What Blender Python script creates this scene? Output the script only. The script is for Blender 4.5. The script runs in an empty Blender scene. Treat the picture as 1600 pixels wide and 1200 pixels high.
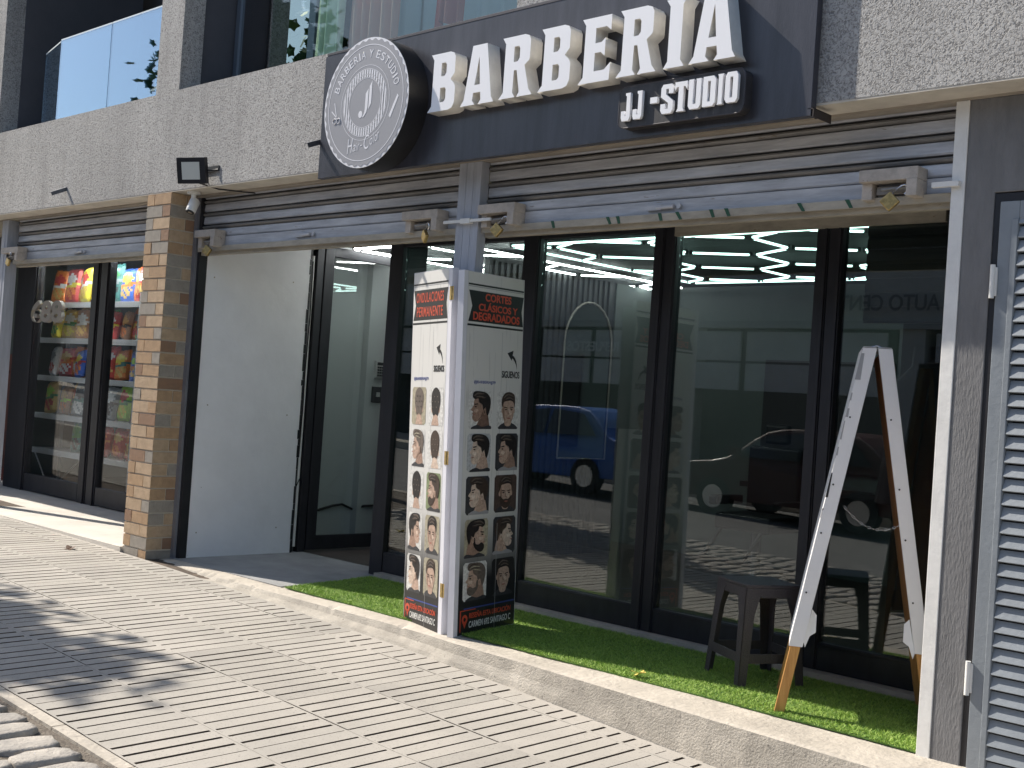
import bpy, bmesh, math, random
import numpy as np
from mathutils import Vector, Matrix
random.seed(7)
rnd = random.random
S = bpy.context.scene
COL = S.collection

# ------------------------------------------------------------------ camera
cam = bpy.data.cameras.new('camera'); cam_o = bpy.data.objects.new('camera', cam); COL.objects.link(cam_o)
Rv = Vector((0.72110913, 0.68945719, 0.06819389)); Uv = Vector((-0.03867912, -0.05821285, 0.99755461)); Fv = Vector((-0.69174096, 0.72198341, 0.01531022))
cam_o.matrix_world = Matrix(((Rv[0], Uv[0], -Fv[0], 0.0), (Rv[1], Uv[1], -Fv[1], -5.0203), (Rv[2], Uv[2], -Fv[2], 1.38), (0, 0, 0, 1)))
cam.sensor_width = 36; cam.lens = 42.75; cam.clip_start = 0.05; cam.clip_end = 600
S.camera = cam_o

# ------------------------------------------------------------------ light
SUN = Vector((1.07, 0.28, -1.0)).normalized()
w = bpy.data.worlds.new('World'); S.world = w; w.use_nodes = True
nt = w.node_tree; bg = nt.nodes['Background']
sky = nt.nodes.new('ShaderNodeTexSky'); sky.sky_type = 'NISHITA'; sky.sun_disc = False
sky.sun_elevation = math.asin(-SUN.z); sky.sun_rotation = math.atan2(-SUN.x, -SUN.y)
sky.air_density = 1.0; sky.dust_density = 1.0
nt.links.new(sky.outputs[0], bg.inputs[0]); bg.inputs[1].default_value = 0.115
sl = bpy.data.lights.new('sun', 'SUN'); sl.energy = 4.9; sl.angle = math.radians(0.55); sl.color = (1.0, 0.93, 0.83)
so = bpy.data.objects.new('sun', sl); COL.objects.link(so); so.location = (-10, -8, 14)
so.rotation_euler = SUN.to_track_quat('-Z', 'Y').to_euler()
S.view_settings.view_transform = 'Standard'; S.view_settings.look = 'None'; S.view_settings.gamma = 1
S.view_settings.exposure = 0.52
S.cycles.max_bounces = 8; S.cycles.transparent_max_bounces = 16; S.cycles.glossy_bounces = 4

# ------------------------------------------------------------------ materials
def mat(name, col, rough=0.6, metal=0.0, var=0.0, vscale=3.0, col2=None, bump=0.0, bscale=40.0, bdist=0.01, bdetail=3.0, stretch=(1, 1, 1),
        spec=0.5, emit=None, estr=0.0, spots=None, sscale=20.0, sthr=0.62, coat=0.0):
    m = bpy.data.materials.new(name); m.use_nodes = True
    n = m.node_tree.nodes; l = m.node_tree.links; p = n['Principled BSDF']
    p.inputs['Base Color'].default_value = (*col, 1); p.inputs['Roughness'].default_value = rough
    p.inputs['Metallic'].default_value = metal; p.inputs['Specular IOR Level'].default_value = spec
    p.inputs['Coat Weight'].default_value = coat
    tc = n.new('ShaderNodeTexCoord'); mp = n.new('ShaderNodeMapping'); mp.inputs['Scale'].default_value = stretch
    l.new(tc.outputs['Object'], mp.inputs[0])
    out = None
    if var or col2:
        nz = n.new('ShaderNodeTexNoise'); nz.inputs['Scale'].default_value = vscale; nz.inputs['Detail'].default_value = 6; nz.inputs['Roughness'].default_value = .65
        l.new(mp.outputs[0], nz.inputs['Vector'])
        mx = n.new('ShaderNodeMix'); mx.data_type = 'RGBA'
        c2 = col2 if col2 else tuple(max(0, c * (1 - var)) for c in col)
        c1 = col if col2 else tuple(min(1, c * (1 + var)) for c in col)
        mx.inputs[6].default_value = (*c1, 1); mx.inputs[7].default_value = (*c2, 1)
        rp = n.new('ShaderNodeMapRange'); rp.inputs[1].default_value = .35; rp.inputs[2].default_value = .65
        l.new(nz.outputs[0], rp.inputs[0]); l.new(rp.outputs[0], mx.inputs[0]); out = mx.outputs[2]
    if spots:
        nz = n.new('ShaderNodeTexNoise'); nz.inputs['Scale'].default_value = sscale; nz.inputs['Detail'].default_value = 5; nz.inputs['Roughness'].default_value = .7
        l.new(mp.outputs[0], nz.inputs['Vector'])
        rp = n.new('ShaderNodeMapRange'); rp.inputs[1].default_value = sthr; rp.inputs[2].default_value = sthr + .05
        l.new(nz.outputs[0], rp.inputs[0])
        mx = n.new('ShaderNodeMix'); mx.data_type = 'RGBA'; mx.inputs[6].default_value = (*col, 1); mx.inputs[7].default_value = (*spots, 1)
        if out: l.new(out, mx.inputs[6])
        l.new(rp.outputs[0], mx.inputs[0]); out = mx.outputs[2]
    if out: l.new(out, p.inputs['Base Color'])
    if bump:
        nb = n.new('ShaderNodeTexNoise'); nb.inputs['Scale'].default_value = bscale; nb.inputs['Detail'].default_value = bdetail; nb.inputs['Roughness'].default_value = .6
        l.new(mp.outputs[0], nb.inputs['Vector'])
        b = n.new('ShaderNodeBump'); b.inputs['Strength'].default_value = bump; b.inputs['Distance'].default_value = bdist
        l.new(nb.outputs[0], b.inputs['Height']); l.new(b.outputs[0], p.inputs['Normal'])
    if emit:
        p.inputs['Emission Color'].default_value = (*emit, 1); p.inputs['Emission Strength'].default_value = estr
    return m

def glass(name, r0=0.055, tint=(.86, .9, .89), power=5.0, rough=0.0, refl=(1, 1, 1)):
    m = bpy.data.materials.new(name); m.use_nodes = True
    n = m.node_tree.nodes; l = m.node_tree.links; n.clear()
    o = n.new('ShaderNodeOutputMaterial'); tr = n.new('ShaderNodeBsdfTransparent'); tr.inputs[0].default_value = (*tint, 1)
    gl = n.new('ShaderNodeBsdfGlossy'); gl.inputs['Roughness'].default_value = rough; gl.inputs[0].default_value = (*refl, 1)
    lw = n.new('ShaderNodeLayerWeight'); lw.inputs[0].default_value = .5
    pw = n.new('ShaderNodeMath'); pw.operation = 'POWER'; pw.inputs[1].default_value = power; l.new(lw.outputs['Facing'], pw.inputs[0])
    ma = n.new('ShaderNodeMath'); ma.operation = 'MULTIPLY_ADD'; ma.inputs[1].default_value = 1 - r0; ma.inputs[2].default_value = r0; l.new(pw.outputs[0], ma.inputs[0])
    mx = n.new('ShaderNodeMixShader'); l.new(ma.outputs[0], mx.inputs[0]); l.new(tr.outputs[0], mx.inputs[1]); l.new(gl.outputs[0], mx.inputs[2])
    l.new(mx.outputs[0], o.inputs[0]); return m

M = {}
def stucco(name, c, c2, dark):
    m = mat(name, c, .9, var=0, col2=c2, vscale=1.3, stretch=(1, 1, .45))
    n = m.node_tree.nodes; l = m.node_tree.links; p = n['Principled BSDF']
    tc = n.new('ShaderNodeTexCoord')
    v = n.new('ShaderNodeTexNoise'); v.inputs['Scale'].default_value = 78; v.inputs['Detail'].default_value = 2.5; v.inputs['Distortion'].default_value = 1.2
    l.new(tc.outputs['Object'], v.inputs['Vector'])
    v2 = n.new('ShaderNodeTexNoise'); v2.inputs['Scale'].default_value = 9; v2.inputs['Detail'].default_value = 2; l.new(tc.outputs['Object'], v2.inputs['Vector'])
    mr = n.new('ShaderNodeMapRange'); mr.inputs[1].default_value = .34; mr.inputs[2].default_value = .56; l.new(v.outputs[0], mr.inputs[0])
    ad = n.new('ShaderNodeMath'); ad.operation = 'MULTIPLY_ADD'; ad.inputs[1].default_value = .5; l.new(v2.outputs[0], ad.inputs[0]); l.new(mr.outputs[0], ad.inputs[2])
    b = n.new('ShaderNodeBump'); b.inputs['Strength'].default_value = .55; b.inputs['Distance'].default_value = .008
    l.new(ad.outputs[0], b.inputs['Height']); l.new(b.outputs[0], p.inputs['Normal'])
    src = p.inputs['Base Color'].links[0].from_socket
    # rain streaks and grime patches
    mp2 = n.new('ShaderNodeMapping'); mp2.inputs['Scale'].default_value = (5, 5, .7); l.new(tc.outputs['Object'], mp2.inputs[0])
    ns = n.new('ShaderNodeTexNoise'); ns.inputs['Scale'].default_value = 1.6; ns.inputs['Detail'].default_value = 7; ns.inputs['Roughness'].default_value = .7; l.new(mp2.outputs[0], ns.inputs['Vector'])
    ms = n.new('ShaderNodeMapRange'); ms.inputs[1].default_value = .50; ms.inputs[2].default_value = .72; ms.inputs[4].default_value = .6; l.new(ns.outputs[0], ms.inputs[0])
    mg = n.new('ShaderNodeMix'); mg.data_type = 'RGBA'; mg.inputs[7].default_value = (.27, .26, .25, 1); l.new(src, mg.inputs[6]); l.new(ms.outputs[0], mg.inputs[0]); src = mg.outputs[2]
    mx = n.new('ShaderNodeMix'); mx.data_type = 'RGBA'; mx.inputs[6].default_value = (*dark, 1)
    l.new(src, mx.inputs[7]); l.new(mr.outputs[0], mx.inputs[0]); l.new(mx.outputs[2], p.inputs['Base Color'])
    return m
M['stucco'] = stucco('stucco', (.55, .537, .515), (.43, .42, .405), (.20, .193, .187))
M['band'] = mat('smooth_render', (.62, .57, .49), .85, var=.12, vscale=5, bump=.3, bscale=30, spots=(.42, .33, .24), sscale=4, sthr=.66)
M['darkpaint'] = mat('dark_grey_paint', (.12, .12, .13), .8, var=.1, vscale=4, bump=.25, bscale=60)
M['reveal'] = mat('charcoal_render', (.085, .086, .098), .85, var=.08, bump=.2, bscale=80)
M['soffit'] = mat('soffit_render', (.34, .30, .25), .9, var=.25, vscale=4, stretch=(.4, 2, 1), bump=.2)
M['pillar'] = mat('pillar_render', (.185, .183, .185), .85, var=.12, vscale=6, bump=.7, bscale=45, stretch=(2.4, 2.4, .6), bdist=.006)
M['whitestrip'] = mat('white_painted_steel', (.78, .77, .74), .5, var=.06, vscale=9, bump=.15, bscale=30, spots=(.35, .3, .25), sscale=35, sthr=.72)
M['greyblue'] = mat('grey_blue_painted_wood', (.40, .42, .47), .55, var=.12, vscale=7, stretch=(3, 3, .4), bump=.3, bscale=30)
M['whitewall'] = mat('white_wall_paint', (.86, .86, .88), .6, var=.035, vscale=3, bump=.25, bscale=14, spots=(.3, .28, .26), sscale=17, sthr=.70)
def galv(name, c, c2, rust):
    return mat(name, c, .55, .25, col2=c2, vscale=5, stretch=(.5, 2, 5), bump=.2, bscale=70, spots=rust, sscale=9, sthr=.655)
M['galv'] = galv('weathered_galvanised_steel', (.66, .67, .70), (.42, .43, .46), (.25, .2, .16))
M['galvrib'] = galv('dark_galvanised_steel', (.30, .29, .28), (.17, .165, .16), (.16, .12, .09))  # darker steel for the ribs, slat backs and hasps
M['rail'] = mat('dirty_beige_steel', (.42, .38, .31), .6, .1, var=.2, vscale=8, stretch=(.6, 2, 2), spots=(.2, .14, .1), sscale=15, sthr=.66, bump=.2)
M['greentape'] = mat('green_tape_scrap', (.02, .085, .045), .6)
M['lockbox'] = mat('rusty_beige_steel', (.46, .41, .36), .6, .1, var=.15, vscale=20, spots=(.22, .13, .09), sscale=26, sthr=.64, bump=.3, bscale=60)
M['brass'] = mat('worn_brass', (.52, .38, .16), .4, .8, var=.25, vscale=60, bump=.2)
M['chrome'] = mat('steel_shackle', (.7, .7, .72), .25, 1)
M['frame'] = mat('dark_aluminium', (.028, .028, .034), .42, .2, var=.2, vscale=9, stretch=(1, 1, .3), bump=.05)
M['frame2'] = mat('dark_aluminium_edge', (.06, .055, .06), .4, .3)
M['glass'] = glass('shop_glass', .085, (.74, .79, .78)); M['glasss'] = glass('snack_shop_glass', .03, (.93, .95, .94))
M['glassd'] = glass('door_glass', .10, (.86, .88, .88))
M['glassb'] = glass('balcony_glass', .22, (.62, .74, .76), 3.0, 0.0, (.66, .82, 1.0)); M['glassc'] = glass('clear_balcony_glass', .05, (.84, .93, .90), 5.0)
M['glassw'] = glass('window_glass', .30, (.35, .42, .45), 3.0)
M['concrete'] = mat('rough_concrete', (.50, .45, .38), .9, var=.14, vscale=4, bump=.9, bscale=28, bdist=.012, bdetail=6, spots=(.27, .24, .2), sscale=22, sthr=.66)
M['concface'] = mat('rough_concrete_face', (.46, .42, .36), .92, var=.2, vscale=6, bump=.8, bscale=95, bdist=.012, bdetail=6, spots=(.24, .22, .19), sscale=30, sthr=.62)
M['recess'] = mat('recess_concrete', (.30, .30, .30), .7, var=.15, vscale=3, bump=.3, bscale=40)
M['tile'] = mat('sidewalk_tile', (.46, .425, .375), .9, col2=(.375, .35, .31), vscale=1.4, bump=.35, bscale=160, bdist=.004, spots=(.27, .25, .22), sscale=95, sthr=.585)
M['tileb'] = mat('sidewalk_tile_worn', (.43, .40, .35), .9, col2=(.35, .325, .29), vscale=2, bump=.35, bscale=160, bdist=.004, spots=(.25, .23, .20), sscale=95, sthr=.575)
M['groove'] = mat('sidewalk_groove_brown', (.10, .075, .055), .95, var=.4, vscale=12)  # dark brown for groove floors, groove walls and the bed below
M['cobble'] = mat('cobble_stone', (.47, .43, .375), .85, col2=(.30, .28, .255), vscale=5, bump=.9, bscale=35, bdist=.012, bdetail=6)
M['dirt'] = mat('cobble_dirt', (.24, .205, .165), .95, col2=(.12, .10, .08), vscale=25, bump=1, bscale=60, bdist=.02, bdetail=8)
M['asphalt'] = mat('asphalt', (.17, .165, .16), .9, var=.12, vscale=2, bump=.4, bscale=120)
M['turf'] = [mat('turf_%d' % i, c, .65) for i, c in enumerate([(.24, .40, .05), (.34, .50, .08), (.42, .55, .13), (.12, .23, .04)])]
M['turfbase'] = mat('turf_backing', (.08, .16, .03), .95)
M['signboard'] = mat('sign_board_vinyl', (.048, .048, .058), .28, var=.25, vscale=3, stretch=(3, 1, .4), bump=.12, bscale=80, spots=(.10, .09, .08), sscale=9, sthr=.69)
M['acrylic'] = mat('white_acrylic', (.90, .90, .92), .35, spec=.5)
M['letterside'] = mat('cream_letter_return', (.80, .77, .71), .5, var=.08, vscale=12)
M['greyface'] = mat('grey_sign_face', (.33, .33, .35), .4, var=.03)
M['greywhite'] = mat('pale_sign_print', (.80, .80, .83), .4)
M['black'] = mat('satin_black', (.015, .015, .018), .45, var=.3, bump=.05)
M['rattan'] = mat('dark_brown_plastic', (.062, .052, .056), .38, bump=1, bscale=110, bdist=.006, stretch=(1, 1, 1.6))
M['wood'] = mat('pine_leg', (.62, .33, .10), .55, col2=(.48, .22, .06), vscale=9, stretch=(6, 6, .5), bump=.2)
M['brownwood'] = mat('brown_board', (.36, .17, .06), .6, col2=(.26, .11, .035), vscale=8, stretch=(6, 6, .5), bump=.2)
M['canvas'] = mat('white_canvas', (.80, .79, .80), .6, var=.04, bump=.25, bscale=9)
M['whiteplastic'] = mat('white_plastic', (.8, .8, .78), .4)
M['gate'] = mat('grey_gate_paint', (.235, .26, .285), .5, var=.08, vscale=4, bump=.15)
M['gatedark'] = mat('gate_inside', (.03, .03, .035), .8)
M['led'] = mat('led_tube', (.8, 1, .95), .4, emit=(.70, 1.0, .92), estr=4.0)
M['led2'] = mat('led_tube_entrance', (.8, 1, .95), .4, emit=(.97, 1.0, .98), estr=15.0)
M['ledoff'] = mat('fluorescent_tube', (.9, .9, .9), .4, emit=(.95, .98, 1.0), estr=38.0)
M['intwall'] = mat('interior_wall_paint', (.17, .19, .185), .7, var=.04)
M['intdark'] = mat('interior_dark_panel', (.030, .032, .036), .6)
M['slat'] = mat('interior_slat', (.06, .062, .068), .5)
M['intfloor'] = mat('interior_floor', (.07, .055, .05), .5, var=.3, vscale=3, stretch=(1, 8, 1))
M['mirror'] = mat('mirror_glass', (.6, .65, .66), .05, 1)
M['redpanel'] = mat('faded_red_panel', (.30, .09, .07), .6)

# ------------------------------------------------------------------ mesh helpers
ORG = {}
class MB:
    def __init__(s): s.v = []; s.f = []; s.m = []; s.sm = []
    def add(s, vs, fs, mi=0, smooth=False):
        o = len(s.v); s.v += [tuple(v) for v in vs]
        for f in fs: s.f.append([i + o for i in f]); s.m.append(mi); s.sm.append(smooth)
    def box(s, x0, x1, y0, y1, z0, z1, mi=0, T=None):
        vs = [(x0, y0, z0), (x1, y0, z0), (x1, y1, z0), (x0, y1, z0), (x0, y0, z1), (x1, y0, z1), (x1, y1, z1), (x0, y1, z1)]
        if T: vs = [T @ Vector(v) for v in vs]
        s.add(vs, [(0, 3, 2, 1), (4, 5, 6, 7), (0, 1, 5, 4), (1, 2, 6, 5), (2, 3, 7, 6), (3, 0, 4, 7)], mi); return s
    def quadbox(s, b, t, mi=0):   # 4 bottom points, 4 top points
        s.add(list(b) + list(t), [(0, 3, 2, 1), (4, 5, 6, 7), (0, 1, 5, 4), (1, 2, 6, 5), (2, 3, 7, 6), (3, 0, 4, 7)], mi); return s
    def tube(s, pts, r, n=8, mi=0, taper=None, caps=True):
        pts = [Vector(p) for p in pts]; rings = []
        up = Vector((0, 0, 1))
        for i, p in enumerate(pts):
            a = pts[max(i - 1, 0)]; b = pts[min(i + 1, len(pts) - 1)]; d = (b - a).normalized()
            u = d.cross(up); u = d.cross(Vector((1, 0, 0))) if u.length < .05 else u
            u.normalize(); v = d.cross(u); rr = r if taper is None else taper[i]
            rings.append([p + (u * math.cos(2 * math.pi * k / n) + v * math.sin(2 * math.pi * k / n)) * rr for k in range(n)])
        vs = [q for R in rings for q in R]; fs = []
        for i in range(len(pts) - 1):
            for k in range(n): fs.append((i * n + k, i * n + (k + 1) % n, (i + 1) * n + (k + 1) % n, (i + 1) * n + k))
        s.add(vs, fs, mi, True)
        if caps: s.add(rings[0], [tuple(range(n))], mi); s.add(rings[-1], [tuple(range(n))[::-1]], mi)
        return s
    def cyl(s, c0, c1, r, n=24, mi=0, r1=None): return s.tube([c0, c1], r, n, mi, taper=[r, r if r1 is None else r1])
    def prof_x(s, prof, x0, x1, mi=0, mis=None):    # open profile [(y,z)] swept along x
        n = len(prof); vs = [(x0, y, z) for y, z in prof] + [(x1, y, z) for y, z in prof]
        for i in range(n - 1): s.add([vs[i], vs[i + 1], vs[n + i + 1], vs[n + i]], [(0, 1, 2, 3)], mis[i] if mis else mi)
        return s
    def prism(s, pts, fn, d0, d1, mi=0, side=None):  # closed 2D outline, fn(u,v,w)->xyz
        n = len(pts); a = [fn(u, v, d0) for u, v in pts]; b = [fn(u, v, d1) for u, v in pts]
        s.add(a, [tuple(range(n))[::-1]], mi); s.add(b, [tuple(range(n))], mi)
        s.add(a + b, [(i, (i + 1) % n, n + (i + 1) % n, n + i) for i in range(n)], mi if side is None else side); return s
    def build(s, name, mats, parent=None, world=True):
        if not isinstance(mats, (list, tuple)): mats = [mats]
        me = bpy.data.meshes.new(name); o3 = ORG.get(parent.name, Vector()) if (parent and world) else Vector()
        me.from_pydata([(v[0] - o3[0], v[1] - o3[1], v[2] - o3[2]) for v in s.v], [], s.f)
        for m in mats: me.materials.append(m)
        me.polygons.foreach_set('material_index', s.m); me.polygons.foreach_set('use_smooth', s.sm); me.update()
        return link(name, me, parent)
def link(name, me, parent=None):
    o = bpy.data.objects.new(name, me); COL.objects.link(o)
    if parent: o.parent = parent; ORG[o.name] = ORG.get(parent.name, Vector())
    return o
def tag(o, label, cat, group=None):
    o['label'] = label; o['category'] = cat
    if group: o['group'] = group
    return o
def thing(name, label, cat, loc=(0, 0, 0), group=None, rot=None):
    o = bpy.data.objects.new(name, None); COL.objects.link(o); o.location = loc; o.empty_display_size = .1
    if rot: o.rotation_euler = rot
    ORG[o.name] = Vector(loc); return tag(o, label, cat, group)
def struct(o): o['kind'] = 'structure'; return o
def clone(r, loc, label, mat_rot=None):
    def cp(o, par):
        c = o.copy(); COL.objects.link(c); c.parent = par
        for ch in kids.get(o.name, []): cp(ch, c)
        return c
    kids = {}
    for o in list(COL.objects):
        if o.parent: kids.setdefault(o.parent.name, []).append(o)
    c = cp(r, None); c.location = loc; c['label'] = label
    if mat_rot is not None: c.rotation_euler = mat_rot
    return c
def bevel(o, wd=.004, seg=2):
    b = o.modifiers.new('bevel', 'BEVEL'); b.width = wd; b.segments = seg; b.limit_method = 'ANGLE'; return o
def flat_front(u, v, w): return Vector((u, -w, v))     # u->x, v->z, outward -> -y
def curve_mesh(loops, extrude=.01, bev=0.0):
    cu = bpy.data.curves.new('c', 'CURVE'); cu.dimensions = '2D'; cu.fill_mode = 'BOTH'; cu.extrude = extrude; cu.bevel_depth = bev
    for lp in loops:
        sp = cu.splines.new('POLY'); sp.points.add(len(lp) - 1)
        for i, (x, y) in enumerate(lp): sp.points[i].co = (x, y, 0, 1)
        sp.use_cyclic_u = True
    return _curve2mesh(cu)
def _curve2mesh(cu):
    o = bpy.data.objects.new('tmp', cu); COL.objects.link(o); dg = bpy.context.evaluated_depsgraph_get(); dg.update()
    me = bpy.data.meshes.new_from_object(o.evaluated_get(dg)); bpy.data.objects.remove(o); bpy.data.curves.remove(cu); return me
def text_mesh(body, h=.1, bold=0.0, extrude=.002, shear=0.0, space=1.0):
    cu = bpy.data.curves.new('t', 'FONT'); cu.body = body; cu.size = 1; cu.offset = bold; cu.extrude = extrude / h; cu.shear = shear
    cu.align_x = 'LEFT'; cu.space_character = space; cu.space_line = .85
    me = _curve2mesh(cu); return me
def fit_text(body, u0, u1, v0, v1, bold=0, extrude=.001, shear=0, space=1.0):
    """text stretched to fill the box u0..u1, v0..v1 in the xy plane"""
    me = text_mesh(body, 1, bold, extrude, shear, space)
    n = len(me.vertices); co = np.empty(n * 3); me.vertices.foreach_get('co', co); co = co.reshape(-1, 3)
    mn = co.min(0); mx = co.max(0); co[:, 0] = u0 + (co[:, 0] - mn[0]) / (mx[0] - mn[0]) * (u1 - u0); co[:, 1] = v0 + (co[:, 1] - mn[1]) / (mx[1] - mn[1]) * (v1 - v0)
    me.vertices.foreach_set('co', co.ravel()); return me
FRONT = Matrix(((1, 0, 0, 0), (0, 0, -1, 0), (0, 1, 0, 0), (0, 0, 0, 1)))
def place(me, name, m, parent, T, world=True):
    if isinstance(m, (list, tuple)):
        for k in m: me.materials.append(k)
    else: me.materials.clear(); me.materials.append(m)
    o3 = ORG.get(parent.name, Vector()) if (parent and world) else Vector()
    me.transform(Matrix.Translation(-o3) @ T); return link(name, me, parent)
def side_mats(me, face, side):   # curve meshes: front face vs returns
    me.materials.clear(); me.materials.append(face); me.materials.append(side)
    for p in me.polygons: p.material_index = 0 if abs(p.normal.z) > .8 else 1
    return me
def catmull(pts, k=4):
    out = []; n = len(pts)
    for i in range(n):
        p0, p1, p2, p3 = [Vector((*pts[(i + j) % n], 0)) for j in (-1, 0, 1, 2)]
        for t in range(k):
            t /= k; q = .5 * ((2 * p1) + (p2 - p0) * t + (2 * p0 - 5 * p1 + 4 * p2 - p3) * t * t + (3 * p1 - p0 - 3 * p2 + p3) * t ** 3); out.append((q.x, q.y))
    return out
def ell(cx, cy, rx, ry, n=16, a0=0): return [(cx + rx * math.cos(a0 + 2 * math.pi * i / n), cy + ry * math.sin(a0 + 2 * math.pi * i / n)) for i in range(n)]

# ------------------------------------------------------------------ ground levels
ZX = [-40, -14.5, -12, -8.4, -7, -5.6, -5, -4.15, -3.18, -2, 2, 12]; ZZ = [.95, .10, .06, .005, -.04, -.095, -.12, -.162, -.205, -.262, -.45, -.95]
def zs(x, y): return float(np.interp(x, ZX, ZZ)) + .012 * (y + .2)
def zroad(x, y): return float(np.interp(x, [-60, -16, 2, 40], [1.6, -.05, -.52, -2.2])) + 0 * y

# road: a sheet to the horizon, following the street's slope
g = MB(); xs = [-300, -120, -60, -40, -30, -24, -20, -16, -12, -8, -4, 0, 4, 10, 20, 40, 120, 300]; ys = [-300, -100, -40, -20, -14.2, -11.6, -8, -4.35]
for i in range(len(xs) - 1):
    for j in range(len(ys) - 1):
        g.add([(x, y, zroad(x, y) - .01) for x, y in ((xs[i], ys[j]), (xs[i + 1], ys[j]), (xs[i + 1], ys[j + 1]), (xs[i], ys[j + 1]))], [(0, 1, 2, 3)])
struct(g.build('road', M['asphalt']))
g = MB(); xs = [-300, -60, -40, -16, 2, 12, 40, 300]
for i in range(len(xs) - 1):
    g.add([(x, y, zs(x, y) - .10) for x, y in ((xs[i], -4.3), (xs[i + 1], -4.3), (xs[i + 1], 300), (xs[i], 300))], [(0, 1, 2, 3)])
struct(g.build('ground', M['dirt']))
# road kerb on this side and the far pavement with its kerb
g = MB()
for k in range(60):
    x0 = -45 + k * 1.0; x1 = x0 + .985
    g.quadbox([(x0, -4.5, zroad(x0, 0) - .1), (x1, -4.5, zroad(x1, 0) - .1), (x1, -4.33, zroad(x1, 0) - .1), (x0, -4.33, zroad(x0, 0) - .1)],
              [(x0, -4.5, zs(x0, -4.4) - .01), (x1, -4.5, zs(x1, -4.4) - .01), (x1, -4.33, zs(x1, -4.4) - .01), (x0, -4.33, zs(x0, -4.4) - .01)])
struct(g.build('kerb', M['concrete']))
g = MB()
for x0, x1 in ((-60, -20), (-20, -16), (-16, -4), (-4, 2), (2, 30)):
    b = [(x0, -14.0, zroad(x0, 0) - .2), (x1, -14.0, zroad(x1, 0) - .2), (x1, -11.6, zroad(x1, 0) - .2), (x0, -11.6, zroad(x0, 0) - .2)]
    g.quadbox(b, [(p[0], p[1], p[2] + .35) for p in b])
struct(g.build('far_pavement', M['concrete']))

# grooved sidewalk
g = MB(); P = .0985; rows = [(-2.455, -1.95), (-1.95, -1.425), (-1.425, -.925), (-.925, -.41), (-.41, -.17)]
def sz(x, y, d=0): return (x, y, zs(x, y) - d)
for ri, (ya, yb) in enumerate(rows):
    k0 = int((-20 + 4.835) / P)
    for k in range(k0, 75):
        xa = -4.835 + k * P; tile = (k + 2000) // 5; r = random.Random(ri * 977 + tile); tm = 0 if r.random() < .7 else 1
        dz = (r.random() - .5) * .003
        wd = .0165 if (k % 5) else .006
        wd *= .75 + .5 * random.Random(k * 31 + ri).random()
        y1 = yb
        if ri == 4: y1 = float(np.interp(xa, [-8.75, -8.7, -5.6, -5, -3.3, -2], [-.2, -.2, -.20, -.19, -.28, -.36])) - .0
        if y1 - ya < .05: continue
        def q(x, y, d=0): return (x, y, zs(x, y) + dz - d)
        x0 = xa + wd; x1 = xa + P
        g.add([q(x0, ya + .003), q(x1, ya + .003), q(x1, y1), q(x0, y1)], [(0, 1, 2, 3)], tm)
        a = ya + .016; b = y1 - (.016 if ri < 4 else .03); d = .014 if (k % 5) else .006
        g.add([q(xa, ya + .003), q(x0, ya + .003), q(x0, a), q(xa, a)], [(0, 1, 2, 3)], tm)
        g.add([q(xa, b), q(x0, b), q(x0, y1), q(xa, y1)], [(0, 1, 2, 3)], tm)
        g.add([q(xa, a, d), q(x0, a, d), q(x0, b, d), q(xa, b, d)], [(0, 1, 2, 3)], 2)
        g.add([q(xa, a), q(xa, a, d), q(xa, b, d), q(xa, b)], [(0, 1, 2, 3)], 2); g.add([q(x0, a, d), q(x0, a), q(x0, b), q(x0, b, d)], [(0, 1, 2, 3)], 2)
        g.add([q(xa, a), q(x0, a), q(x0, a, d), q(xa, a, d)], [(0, 1, 2, 3)], 2); g.add([q(xa, b, d), q(x0, b, d), q(x0, b), q(xa, b)], [(0, 1, 2, 3)], 2)
for i in range(len(ZX) - 1):   # dirt bed right under the tiles, and up to the doorsteps
    for ya, yb in ((-2.47, -.2), (-.2, .3)):
        dd = .012 if ya < -1 else .004
        g.add([(x, y, zs(x, y) - (.013 if ya < -1 else .008)) for x, y in ((ZX[i], ya), (ZX[i + 1], ya), (ZX[i + 1], yb), (ZX[i], yb))], [(0, 1, 2, 3)], 2)
struct(g.build('sidewalk', [M['tile'], M['tileb'], M['groove']]))
g = MB()
for k in range(40):   # thin concrete edging between tiles and cobbles
    x0 = -20 + k * .6; x1 = x0 + .592; j = (rnd() - .5) * .006
    b = [(x0, -2.515, zs(x0, -2.5) - .09), (x1, -2.515, zs(x1, -2.5) - .09), (x1, -2.4525, zs(x1, -2.5) - .09), (x0, -2.4525, zs(x0, -2.5) - .09)]
    g.quadbox(b, [(p[0], p[1] + j, p[2] + .089 + j * .5) for p in b])
struct(g.build('pavement_edging', M['concrete']))
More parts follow.
